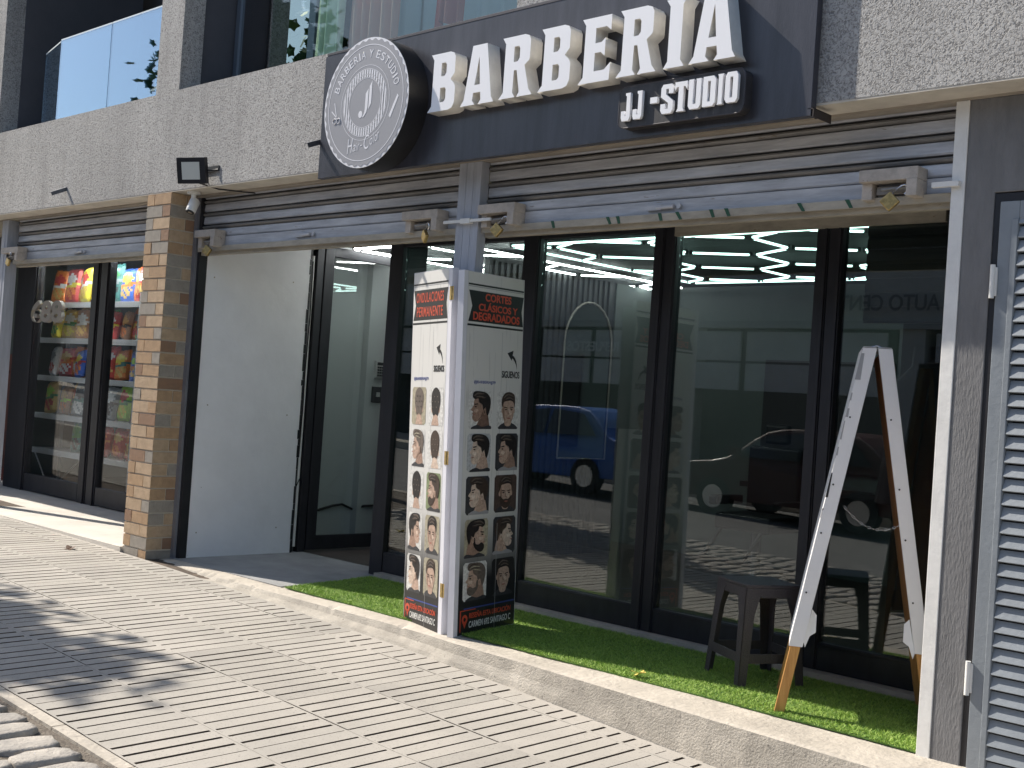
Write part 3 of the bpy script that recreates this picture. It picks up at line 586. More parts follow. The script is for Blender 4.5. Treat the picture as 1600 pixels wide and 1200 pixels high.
# LED hexagons
def led_array(name, label, x0, x1, y0, y1, z, ax, ay, lm):
    t = thing(name, label, 'ceiling light', ((x0 + x1) / 2, (y0 + y1) / 2, z)); s_ = .48; cx = .41; segs = []
    def clip(a, b):
        (xa, ya), (xb, yb) = a, b; t0, t1 = 0., 1.
        for p_, q_ in ((-(xb - xa), xa - x0), (xb - xa, x1 - xa), (-(yb - ya), ya - y0), (yb - ya, y1 - ya)):
            if abs(p_) < 1e-9:
                if q_ < 0: return None
            else:
                r_ = q_ / p_
                if p_ < 0: t0 = max(t0, r_)
                else: t1 = min(t1, r_)
        if t0 >= t1 - .05: return None
        return (xa + (xb - xa) * t0, ya + (yb - ya) * t0), (xa + (xb - xa) * t1, ya + (yb - ya) * t1)
    for k in range(-12, 12):
        for n_ in range(-5, 6):
            X = ax + k * cx; Y = ay + (.7 if k % 2 else 0) + n_ * 1.4
            for a, b in (((X, Y), (X, Y + .48)), ((X, Y + .48), (X + cx, Y + .7)), ((X, Y + .48), (X - cx, Y + .7))):
                c = clip(a, b)
                if c: segs.append(c)
    for a, b in (((x0, y0), (x1, y0)), ((x1, y0), (x1, y1)), ((x1, y1), (x0, y1)), ((x0, y1), (x0, y0))): segs.append((a, b))
    q = MB(); j = MB()
    for (xa, ya), (xb, yb) in segs:
        d = Vector((xb - xa, yb - ya, 0)); d.normalize(); a = Vector((xa, ya, z)) + d * .025; b = Vector((xb, yb, z)) - d * .025; q.tube([a, b], .0085, 6)
        for p_ in (a, b): j.cyl(p_ - Vector((0, 0, .008)), p_ + Vector((0, 0, .02)), .013, 8)
    q.build('light_tubes', lm, t)['label'] = 'glowing green white tubes'
    j.build('connectors', M['slat'], t)
    return t
led_array('led_ceiling_light', 'glowing green-white hexagon LED tubes on the barber shop ceiling', -6.2, -3.28, 1.32, 3.62, 2.52, -4.26, 1.5, M['led'])
led_array('led_ceiling_light', 'smaller hexagon LED array over the entrance, mirrored in the open glass door', -8.25, -7.0, 1.5, 4.6, 2.6, -7.4, 1.6, M['led2'])
# capes hanging inside at the right
q = MB(); vs = []; N = 24
for k in range(9):
    v = k / 8; z = .95 + .9 * v; r_ = .17 + .07 * (1 - v) - (.10 if v > .85 else 0)
    for i in range(N): a = 2 * math.pi * i / N; rr_ = r_ * (1 + .16 * math.sin(a * 5 + v * 2)); vs.append((-3.05 + rr_ * math.cos(a), 1.5 + .3 * rr_ * math.sin(a), z))
fs = [(k * N + i, k * N + (i + 1) % N, (k + 1) * N + (i + 1) % N, (k + 1) * N + i) for k in range(8) for i in range(N)]
q.add(vs, fs, 0, True); tag(q.build('barber_cape', mat('dark_cape', (.018, .018, .022), .6)), 'dark barber cape hanging inside the right window', 'cape')
q = MB(); q.box(-3.25, -2.745, 1.13, 1.15, 1.95, 2.58)
for k in range(8): q.box(-3.25, -2.745, 1.12, 1.13, 1.96 + k * .078, 2.02 + k * .078)
tag(q.build('window_blind', M['slat']), 'dark slatted blind inside the top of the right window', 'blind')

# ------------------------------------------------------------------ snack shop front
SS = thing('snack_shopfront', 'dark framed glass front of the snack shop left of the brick pillar', 'shop front', (-11, 1.0, 0))
for a, b in ((-13.62, -13.12), (-11.86, -11.70), (-11.68, -11.50), (-8.95, -8.73)):
    q = MB(); q.box(a, b, 1.0, 1.08, .05, 2.75); q.box(b - .05, b - .02, .985, 1.0, .05, 2.7); bevel(q.build('mullion', M['frame'], SS), .003)
for a, b in ((-13.11, -11.87), (-11.49, -8.96)):
    q = MB(); q.box(a, b, 1.003, 1.07, .06, .24); bevel(q.build('bottom_rail', M['frame'], SS), .003)
    q = MB(); q.box(a, b, 1.003, 1.07, 2.60, 2.75); bevel(q.build('top_rail', M['frame'], SS), .003)
for a, b in ((-13.12, -11.86), (-11.50, -8.95), (-14.7, -13.62)):
    q = MB(); q.box(a, b, 1.035, 1.042, .24, 2.62); q.build('glass_pane', M['glasss'], SS)
q = MB(); q.box(-14.7, -13.7, 1.3, 1.34, .05, 1.55); q.build('red_lower_panel', M['redpanel'], SS)
q = MB(); q.box(-14.7, -13.7, 1.31, 1.36, 1.55, 2.75); q.build('pale_upper_panel', M['intwall'], SS)
q = MB(); q.tube([(-14.3, .99, 1.35), (-13.66, .99, 1.34)], .012, 8); q.build('door_bar', M['chrome'], SS)
# street number cut from grey foam, fixed to the glass
me = fit_text('688', -13.08, -12.36, 1.90, 2.14, bold=.035, extrude=.02)
tag(place(me, 'street_number', mat('grey_foam', (.36, .34, .31), .7, var=.1), None, Matrix.Translation((0, .955, 0)) @ FRONT), 'grey street number 688 on the glass of the snack shop', 'street number')
# interior of the snack shop
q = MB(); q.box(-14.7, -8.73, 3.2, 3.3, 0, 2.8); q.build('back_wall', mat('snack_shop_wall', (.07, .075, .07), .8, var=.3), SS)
FL = thing('fluorescent_lamp', 'lit fluorescent tube inside the snack shop near the brick pillar', 'lamp', (-11, 2.2, 2.5))
q = MB(); q.box(-12.9, -11.2, 1.14, 1.18, 2.64, 2.67); q.build('tube', M['ledoff'], FL); q = MB(); q.box(-12.95, -11.15, 1.12, 1.20, 2.671, 2.70); q.build('housing', M['whiteplastic'], FL)
# rack
RK = thing('metal_rack', 'light grey slotted steel rack full of snack bags', 'shelf rack', (-12.5, 1.5, .05))
steel = mat('pale_grey_steel', (.66, .67, .70), .5, .2, var=.08)
SH = [.50, .90, 1.33, 1.76, 2.16]
for z in SH:
    q = MB(); q.box(-13.70, -11.38, 1.32, 1.335, z - .06, z); q.box(-13.70, -11.38, 1.335, 1.70, z - .01, z - .002); bevel(q.build('shelf', steel, RK), .002)
for x in (-13.74, -11.42):
    for y in (1.30, 1.68):
        q = MB(); q.box(x, x + .045, y, y + .012, .05, 2.25); q.box(x, x + .006, y, y + .045, .05, 2.25); q.build('leg', steel, RK)
q = MB(); q.tube([(-13.7, 1.70, .10), (-12.4, 1.70, .88)], .012, 4); q.tube([(-13.7, 1.72, 1.3), (-12.9, 1.72, .9)], .012, 4); q.tube([(-13.6, 1.34, .44), (-13.2, 1.34, .06)], .009, 4); q.build('brace', steel, RK)
# snack bags
def bag_mesh(w_, h_, d_, seed):
    r = random.Random(seed); nx, nz = 10, 14; q = MB()
    front_ = []; back_ = []
    for j in range(nz + 1):
        v = j / nz
        for i in range(nx + 1):
            u = i / nx; e = (1 - (2 * u - 1) ** 4) * (1 - (2 * v - 1) ** 6); e = max(e, 0) ** .6; wr = .06 * math.sin(u * 17 + seed) * math.sin(v * 13 + seed * 2) * e
            pin = 1 - .10 * (1 - abs(2 * v - 1)) ** .5 * 0 - .05 * math.sin(v * math.pi)
            x = (u - .5) * w_ * pin; z = v * h_ + .006 * math.sin(u * 23 + seed) * (1 if v > .9 else 0)
            front_.append((x, -d_ / 2 * (e + wr), z)); back_.append((x, d_ / 2 * e, z))
    o = len(front_)
    def mi(i, j):
        v = (j + .5) / nz; u = (i + .5) / nx
        if v > .93 or v < .07: return 0
        if ((u - .5) / .36) ** 2 + ((v - .68) / .15) ** 2 < 1: return 1
        if ((u - .52) / .38) ** 2 + ((v - .27) / .18) ** 2 < 1 and (i * 7 + j * 3 + seed) % 4: return 2
        if abs(v - .47 - .12 * (u - .5)) < .05: return 3
        return 0
    for j in range(nz):
        for i in range(nx):
            a = j * (nx + 1) + i; q.add([front_[a], front_[a + 1], front_[a + nx + 2], front_[a + nx + 1]], [(0, 1, 2, 3)], mi(i, j), True)
            q.add([back_[a], back_[a + nx + 1], back_[a + nx + 2], back_[a + 1]], [(0, 1, 2, 3)], 0, True)
    return q
BC = {'red': (.42, .035, .03), 'orange': (.62, .17, .03), 'yellow': (.72, .48, .04), 'blue': (.03, .10, .42), 'green': (.04, .20, .06), 'lime': (.30, .55, .03), 'silver': (.20, .22, .24), 'white': (.6, .6, .58), 'brown': (.32, .16, .08), 'teal': (.03, .14, .13), 'gold': (.50, .33, .10), 'black': (.03, .03, .035)}
BMt = {k: mat('foil_' + k, tuple(min(.9, v * 1.5 + .03) for v in c), .32, .15, var=.15, vscale=25, bump=.5, bscale=18, bdist=.01) for k, c in BC.items()}
shelfbags = {
 4: [('orange', 'red', 'gold', 'white'), ('red', 'white', 'orange', 'yellow'), ('orange', 'white', 'gold', 'red'), ('yellow', 'red', 'gold', 'white'), ('yellow', 'gold', 'red', 'red'), ('green', 'gold', 'teal', 'red'), ('teal', 'green', 'black', 'silver'), ('blue', 'yellow', 'gold', 'orange'), ('orange', 'yellow', 'gold', 'brown'), ('red', 'white', 'gold', 'orange')],
 3: [('yellow', 'white', 'green', 'gold'), ('gold', 'white', 'yellow', 'green'), ('gold', 'brown', 'yellow', 'red'), ('brown', 'white', 'gold', 'white'), ('gold', 'red', 'white', 'brown'), ('green', 'white', 'lime', 'teal'), ('red', 'white', 'brown', 'yellow'), ('brown', 'gold', 'orange', 'black'), ('orange', 'silver', 'red', 'yellow'), ('green', 'white', 'red', 'white')],
 2: [('white', 'silver', 'red', 'white'), ('red', 'gold', 'white', 'orange'), ('orange', 'red', 'white', 'gold'), ('blue', 'yellow', 'orange', 'red'), ('silver', 'white', 'brown', 'white'), ('white', 'red', 'brown', 'red'), ('red', 'white', 'gold', 'red'), ('orange', 'yellow', 'gold', 'teal'), ('blue', 'yellow', 'gold', 'yellow'), ('blue', 'lime', 'gold', 'orange')],
 1: [('gold', 'lime', 'red', 'green'), ('brown', 'gold', 'orange', 'lime'), ('gold', 'red', 'green', 'black'), ('silver', 'black', 'white', 'teal'), ('silver', 'teal', 'black', 'white'), ('teal', 'white', 'silver', 'white'), ('silver', 'white', 'black', 'black'), ('lime', 'red', 'yellow', 'green'), ('black', 'silver', 'teal', 'white')],
 0: [('teal', 'green', 'black', 'green'), ('blue', 'white', 'gold', 'red'), ('white', 'blue', 'brown', 'red'), ('red', 'orange', 'gold', 'orange'), ('red', 'gold', 'orange', 'red'), ('orange', 'gold', 'red', 'white'), ('red', 'orange', 'gold', 'gold')]}
SN = ['lowest stocked', 'second', 'middle', 'fourth', 'topmost']; ORD = ['first', 'second', 'third', 'fourth', 'fifth', 'sixth', 'seventh', 'eighth', 'ninth', 'tenth']
for si, bags in shelfbags.items():
    n_ = len(bags)
    for k, cs in enumerate(bags):
        if si == 0: x = -12.75 + k * .20
        elif si == 1: x = -13.45 + k * .225
        else: x = -13.45 + k * .212
        h_ = (.40 if si == 4 else .345) * (.88 + .2 * random.Random(si * 20 + k).random()); w_ = .265
        if si == 1 and k in (7, 8): h_ = .385
        q = bag_mesh(w_, h_, .10, si * 13 + k)
        b = q.build('snack_bag', [BMt[c] for c in cs])
        b.location = (x, 1.42 + .05 * (k % 3), SH[si] + (.012 if si == 4 else .002)); b.rotation_euler = (-.12, (rnd() - .5) * (.25 if si < 4 else .12), (rnd() - .5) * .5)
        tag(b, '%s snack bag with a %s patch, %s from the left on the %s shelf' % (cs[0], cs[1], ORD[k], SN[si]), 'snack bag', 'snack bags on the steel rack')

# ------------------------------------------------------------------ the big sign
SG = thing('shop_sign', 'black sign board with white raised letters reading BARBERIA', 'shop sign', (-4.7, -.2, 2.78))
q = MB(); q.box(-6.475, -2.853, -.230, -.186, 2.755, 3.560); bevel(q.build('sign_board', M['signboard'], SG), .002)
q = MB(); q.box(-6.46, -2.87, -.232, -.184, 3.5605, 3.575); q.build('edge_trim', M['frame2'], SG)
LET = {
 'B': [[(-.02, 1), (.46, 1), (.55, .97), (.59, .90), (.59, .62), (.50, .53), (.50, .52), (.59, .44), (.62, .38), (.62, .12), (.57, .03), (.48, 0), (-.05, 0), (.045, .10), (.05, .90)], [(.25, .83), (.25, .60), (.34, .60), (.38, .65), (.38, .79), (.35, .83)], [(.25, .40), (.25, .15), (.35, .15), (.39, .19), (.39, .36), (.36, .40)]],
 'A': [[(.20, 1), (.54, 1), (.70, .10), (.76, 0), (.40, 0), (.455, .07), (.44, .20), (.27, .20), (.255, .07), (.32, 0), (-.03, 0), (.05, .10)], [(.29, .33), (.42, .33), (.37, .80)]],
 'R': [[(-.02, 1), (.48, 1), (.57, .97), (.61, .90), (.61, .62), (.60, .57), (.50, .50), (.62, .10), (.70, 0), (.36, 0), (.41, .08), (.33, .44), (.27, .44), (.26, .08), (.32, 0), (-.05, 0), (.045, .10), (.05, .90)], [(.25, .83), (.25, .58), (.34, .58), (.38, .63), (.38, .79), (.35, .83)]],
 'E': [[(-.02, 1), (.56, 1), (.56, .76), (.47, .83), (.26, .83), (.26, .60), (.38, .60), (.46, .66), (.46, .38), (.38, .45), (.26, .45), (.26, .17), (.46, .17), (.58, .27), (.57, 0), (-.05, 0), (.045, .10), (.05, .90)]],
 'I': [[(-.02, 1), (.35, 1), (.28, .90), (.28, .10), (.35, 0), (-.02, 0), (.05, .10), (.05, .90)]]}
for ch_, x in zip('BARBERIA', (-5.318, -5.047, -4.736, -4.445, -4.160, -3.908, -3.622, -3.468)):
    z0 = 3.034 + (x + 5.32) * .010
    me = curve_mesh([[(px * .335, py * .337) for px, py in lp] for lp in LET[ch_]], extrude=.0475); side_mats(me, M['acrylic'], M['letterside'])
    o = place(me, 'raised_letter', [], SG, Matrix.Translation((x, -.2775, z0)) @ FRONT)
# small raised panel
q = MB(); pr_ = []
for cx, cz, a0 in ((-3.21, 2.965, 0), (-3.875, 2.965, 90), (-3.875, 2.835, 180), (-3.21, 2.835, 270)):
    for k in range(5): a = math.radians(a0 + k * 22.5); pr_.append((cx + .04 * math.cos(a), cz + .04 * math.sin(a)))
q.prism(pr_, flat_front, .231, .292); sp_ = q.build('small_panel', mat('weathered_black_panel', (.035, .033, .035), .5, var=.4, vscale=14, stretch=(3, 1, .5), spots=(.13, .12, .10), sscale=40, sthr=.66), SG)
q = MB(); q.tube([Vector((u, -.29, v)) for u, v in pr_ + [pr_[0]]], .004, 6); q.build('panel_trim', M['frame2'], sp_)
BLK = {'J': [[(.45, 1), (1, 1), (1, .12), (.88, 0), (.12, 0), (0, .12), (0, .36), (.40, .36), (.40, .17), (.58, .17), (.58, .88), (.45, .92)]],
 'S': [[(.15, 1), (.85, 1), (1, .88), (1, .68), (.62, .68), (.62, .84), (.40, .84), (.40, .66), (1, .42), (1, .12), (.85, 0), (.15, 0), (0, .12), (0, .34), (.38, .34), (.38, .16), (.60, .16), (.60, .36), (0, .58), (0, .88)]],
 'T': [[(0, 1), (1, 1), (1, .70), (.86, .82), (.70, .84), (.70, .10), (.82, 0), (.18, 0), (.30, .10), (.30, .84), (.14, .82), (0, .70)]],
 'U': [[(0, 1), (.42, 1), (.38, .95), (.38, .17), (.62, .17), (.62, .95), (.58, 1), (1, 1), (1, .12), (.86, 0), (.14, 0), (0, .12)]],
 'D': [[(0, 1), (.82, 1), (1, .88), (1, .12), (.82, 0), (0, 0)], [(.38, .84), (.38, .16), (.60, .16), (.60, .84)]],
 'I': [[(0, 1), (1, 1), (.85, .93), (.85, .07), (1, 0), (0, 0), (.15, .07), (.15, .93)]],
 'O': [[(.16, 1), (.84, 1), (1, .88), (1, .12), (.84, 0), (.16, 0), (0, .12), (0, .88)], [(.38, .84), (.38, .16), (.60, .16), (.60, .84)]],
 '-': [[(0, .62), (1, .62), (1, .40), (0, .40)]]}
for c, a, b, z0, z1 in (('J', -3.885, -3.83, 2.826, 2.966), ('J', -3.812, -3.756, 2.828, 2.968), ('-', -3.705, -3.662, 2.84, 2.976), ('S', -3.640, -3.566, 2.834, 2.978), ('T', -3.557, -3.485, 2.836, 2.980), ('U', -3.476, -3.405, 2.838, 2.982), ('D', -3.393, -3.322, 2.840, 2.984), ('I', -3.311, -3.279, 2.842, 2.986), ('O', -3.268, -3.198, 2.844, 2.988)):
    me = curve_mesh([[(u * (b - a), v * (z1 - z0)) for u, v in lp] for lp in BLK[c]], extrude=.009); place(me, 'raised_letter', M['acrylic'], sp_, Matrix.Translation((a, -.301, z0)) @ FRONT)
# round sign
RS = thing('round_sign', 'round grey sign with scalloped white rim reading BARBERIA Y ESTUDIO', 'round sign', (-5.84, -.23, 3.14))
CX, CZ, RR = -5.838, 3.142, .40
q = MB(); q.cyl((CX, -.231, CZ), (CX, -.384, CZ), RR, 64); q.build('drum', M['black'], RS)
q = MB(); q.prism(ell(CX, CZ, RR - .001, RR - .001, 72), flat_front, .3845, .388); q.build('rim', M['greywhite'], RS)
sc = [(CX + (RR - .014 + .006 * math.cos(40 * a)) * math.cos(a), CZ + (RR - .014 + .006 * math.cos(40 * a)) * math.sin(a)) for a in np.linspace(0, 2 * math.pi, 321)[:-1]]
q = MB(); q.prism(sc, flat_front, .388, .3895); face = q.build('face', M['greyface'], RS)
def ringmesh(q, r0, r1, w0, n=72, mi=0):
    vs = []
    for k in range(n): a = 2 * math.pi * k / n; vs += [Vector((CX + r0 * math.cos(a), -w0, CZ + r0 * math.sin(a))), Vector((CX + r1 * math.cos(a), -w0, CZ + r1 * math.sin(a)))]
    q.add(vs, [(2 * k, 2 * k + 1, (2 * k + 3) % (2 * n), (2 * k + 2) % (2 * n)) for k in range(n)], mi)
q = MB(); ringmesh(q, .352, .357, .3905); ringmesh(q, .228, .231, .3905); ringmesh(q, .205, .208, .3905); ringmesh(q, .150, .153, .3905); ringmesh(q, .172, .174, .3905)
# striped ring: vertical bars clipped to the annulus .155-.205
x = -.2
while x < .2:
    for sgn in (1, -1):
        pts = []
        for xx in (x, x + .013):
            o_ = math.sqrt(max(.203 ** 2 - xx * xx, 0)); i_ = math.sqrt(max(.156 ** 2 - xx * xx, 0)); pts.append((xx, i_, o_))
        if pts[0][2] > .01 and pts[1][2] > .01:
            q.add([Vector((CX + pts[0][0], -.3905, CZ + sgn * pts[0][1])), Vector((CX + pts[1][0], -.3905, CZ + sgn * pts[1][1])), Vector((CX + pts[1][0], -.3905, CZ + sgn * pts[1][2])), Vector((CX + pts[0][0], -.3905, CZ + sgn * pts[0][2]))], [(0, 1, 2, 3)])
    x += .0225
def P2(pts): q.add([Vector((CX + u, -.3906, CZ + v)) for u, v in pts], [tuple(range(len(pts)))])
P2([(.005, .055), (.03, .085), (.03, -.03), (.022, -.06), (.0, -.085), (-.02, -.09), (.0, -.065), (.005, -.04)])
P2([(.038, .095), (.062, .13), (.062, -.01), (.038, -.045)])
P2([(u - .035, v - .068) for u, v in ell(0, 0, .020, .022, 14)])
P2([(.235, -.105), (.25, -.12), (.315, .005), (.302, .018)])                     # razor/comb
for a, b in (((-.30, .03), (-.272, -.06)), ((-.325, -.02), (-.26, -.07))):           # scissors blades
    P2([(a[0], a[1]), (a[0] + .006, a[1] + .004), (b[0] + .006, b[1]), (b[0], b[1] - .004)])
ringpts = lambda cx, cz, r: q.tube([Vector((CX + cx + r * math.cos(t_), -.391, CZ + cz + r * math.sin(t_))) for t_ in np.linspace(0, 2 * math.pi, 13)], .0025, 4)
ringpts(-.285, -.085, .017); ringpts(-.247, -.085, .017)
q.build('emblem', M['greywhite'], face)
full = 'BARBERIA Y ESTUDIO'; bm = bmesh.new()
cu_w = {}
angs = []; tot = 0; wd = []
for c in full: wd.append(.55 if c in 'I' else .5 if c == ' ' else 1.0)
T_ = sum(wd); a_start = math.radians(163); a_end = math.radians(14); acc = 0
for c, ww in zip(full, wd):
    a = a_start + (a_end - a_start) * (acc + ww / 2) / T_; acc += ww
    if c == ' ': continue
    hw = .0185 * (.28 if c == 'I' else 1)
    me = fit_text(c, -hw, hw, -.024, .024, bold=0, extrude=.0006)
    r_ = .300; me.transform(Matrix.Translation((CX + r_ * math.cos(a), CZ + r_ * math.sin(a), 0)) @ Matrix.Rotation(a - math.pi / 2, 4, 'Z')); bm.from_mesh(me); bpy.data.meshes.remove(me)
me = bpy.data.meshes.new('lettering'); bm.to_mesh(me); bm.free(); place(me, 'lettering', M['greywhite'], face, Matrix.Translation((0, -.3902, 0)) @ FRONT)
bm = bmesh.new()
for i, (c, u, v, hw, hh) in enumerate((('H', -.115, -.255, .030, .045), ('a', -.072, -.272, .014, .02), ('i', -.048, -.268, .005, .026), ('r', -.030, -.268, .010, .02), ('-', -.006, -.262, .011, .003), ('C', .045, -.245, .028, .042), ('o', .088, -.245, .013, .02), ('l', .110, -.225, .005, .034), ('o', .130, -.228, .012, .02), ('r', .152, -.215, .010, .022))):
    me = fit_text(c, -hw, hw, -hh, hh, bold=-.004, extrude=.0006, shear=.35); me.transform(Matrix.Translation((CX + u, CZ + v, 0)) @ Matrix.Rotation(.12 + i * .02, 4, 'Z')); bm.from_mesh(me); bpy.data.meshes.remove(me)
me = bpy.data.meshes.new('script'); bm.to_mesh(me); bm.free(); place(me, 'script_lettering', M['greywhite'], face, Matrix.Translation((0, -.3902, 0)) @ FRONT)

# ------------------------------------------------------------------ brackets, floodlight, camera
def bracket(x, z, label, tilt):
    t = MB(); T = Matrix.Translation((x, -.18, z)) @ Matrix.Rotation(tilt, 4, 'X')
    t.box(-.018, .018, -.155, .0, 0, .004, 0, T); t.box(.014, .018, -.155, 0, -.028, 0, 0, T)
    return tag(t.build('steel_bracket', mat('dark_bracket', (.10, .11, .13), .5, .5, var=.3)), label, 'bracket', 'steel brackets along the wall')
bracket(-10.13, 2.975, 'small steel bracket sticking out of the stucco left of the brick pillar', .45)
bracket(-6.50, 3.03, 'small steel bracket at the left edge of the sign board', .40)
q = MB(); T = Matrix.Translation((-2.84, -.23, 2.79)) @ Matrix.Rotation(0, 4, 'X'); q.box(-.004, .0, 0, .16, -.04, 0, 0, T); q.box(-.03, .0, 0, .16, -.004, 0, 0, T); q.cyl((-2.86, -.17, 2.775), (-2.86, -.17, 2.755), .008, 8)
tag(q.build('steel_bracket', mat('dark_rust_bracket', (.06, .05, .05), .6, .4)), 'dark steel bracket under the lower right corner of the sign', 'bracket', 'steel brackets along the wall')
F = thing('floodlight', 'black LED floodlight fixed above the brick pillar', 'floodlight', (-7.93, -.27, 2.96), None, (0, 0, 0))
Tf = Matrix.Translation((-7.90, -.30, 2.915)) @ Matrix.Rotation(math.radians(22), 4, 'Z') @ Matrix.Rotation(math.radians(12), 4, 'X') @ Matrix.Diagonal((1.0, 1, 1.12, 1))
q = MB(); q.box(-.125, .125, -.02, .02, -.085, .085, 0, Tf)
for k in range(9): q.box(-.11 + k * .026, -.102 + k * .026, .02, .038, -.07, .07, 0, Tf)
bevel(q.build('housing', M['black'], F), .004)
q = MB(); q.box(-.078, .078, -.023, -.0205, -.058, .055, 0, Tf); q.build('lens', mat('frosted_lens', (.62, .63, .58), .3), F)
q = MB(); q.tube([Tf @ Vector((.135, 0, 0)), Tf @ Vector((.135, .05, .0)), Vector((-7.74, -.185, 2.93))], .007, 6); q.tube([Tf @ Vector((-.135, 0, 0)), Tf @ Vector((-.135, .05, .0)), Vector((-7.98, -.185, 2.97))], .007, 6); q.box(-7.98, -7.73, -.19, -.181, 2.92, 2.96); q.build('mounting_yoke', M['black'], F)
tag(MB().tube([Tf @ Vector((.03, .03, -.08)), (-7.93, -.22, 2.84), (-7.82, -.12, 2.803), (-7.6, .1, 2.792), (-7.3, .35, 2.79)], .006, 6).build('lamp_cable', M['black']), 'black cable hanging from the floodlight and running under the soffit', 'cable')
SC = thing('security_camera', 'white bullet security camera hanging beside the brick pillar', 'security camera', (-8.22, -.12, 2.81))
q = MB(); q.cyl((-8.19, -.10, 2.811), (-8.19, -.10, 2.795), .05, 20); q.cyl((-8.19, -.10, 2.796), (-8.19, -.10, 2.74), .019, 14); q.build('mount', M['whiteplastic'], SC)
d0 = Vector((-8.19, -.085, 2.745)); dd = Vector((.12, -.42, -.9)).normalized()
q = MB(); q.tube([d0 - dd * .012, d0, d0 + dd * .09, d0 + dd * .10], .04, 20, taper=[.028, .040, .038, .034]); q.build('body', M['whiteplastic'], SC)
q = MB(); q.tube([d0 + dd * .100, d0 + dd * .104], .032, 20); ln = q.build('lens_face', M['black'], SC); q = MB(); q.tube([d0 + dd * .1041, d0 + dd * .107], .016, 16); q.build('lens', M['chrome'], ln)

# ------------------------------------------------------------------ folding sign with haircut pictures
PM = {k: mat('print_' + k, c, .4, var=.22 if k[:2] in ('sk', 'ha', 'bg', 'st') else 0, vscale=60) for k, c in dict(white=(.78, .77, .74), black=(.018, .018, .02), red=(.62, .09, .045), grey=(.34, .34, .35), bgrey=(.50, .51, .52), skin=(.50, .35, .27), skin2=(.34, .22, .165), skin3=(.64, .50, .40), skin4=(.20, .12, .09), skin5=(.74, .62, .52), stub=(.19, .15, .13), hair=(.022, .018, .018), hair2=(.06, .04, .03), hair3=(.15, .12, .10), lip=(.36, .13, .10), bgbrown=(.09, .06, .05), bggreen=(.22, .26, .14), bgdark=(.05, .05, .055), blue=(.05, .08, .30), bgyellow=(.40, .36, .26), bgpale=(.66, .65, .62)).items()}
PK = list(PM.keys())
FS = thing('folding_sign', 'tall white two-panel folding sign with haircut pictures on the doorstep', 'folding sign', (-5.05, -.06, 0))
ax = Fv.copy(); ax.z = 0; ax.normalize(); FS.matrix_world = Matrix.Translation((-5.05, -.06, 0)) @ Matrix.Rotation(math.radians(-2.1), 4, ax)
def panel_T(A, Bp):   # A left base, Bp right base (world), local u along, v up, w outward
    A = Vector((*A, 0)); Bp = Vector((*Bp, 0)); u = (Bp - A).normalized(); nrm = Vector((u.y, -u.x, 0)); A = A - Vector((-5.05, -.06, 0))
    return Matrix(((u.x, 0, nrm.x, A.x), (u.y, 0, nrm.y, A.y), (0, 1, 0, 0), (0, 0, 0, 1))), (Bp - A - Vector((-5.05, -.06, 0))).length
DK = {'skin': 'skin2', 'skin2': 'skin4', 'skin3': 'skin'}; LT = {'skin': 'skin3', 'skin2': 'skin', 'skin3': 'skin5'}
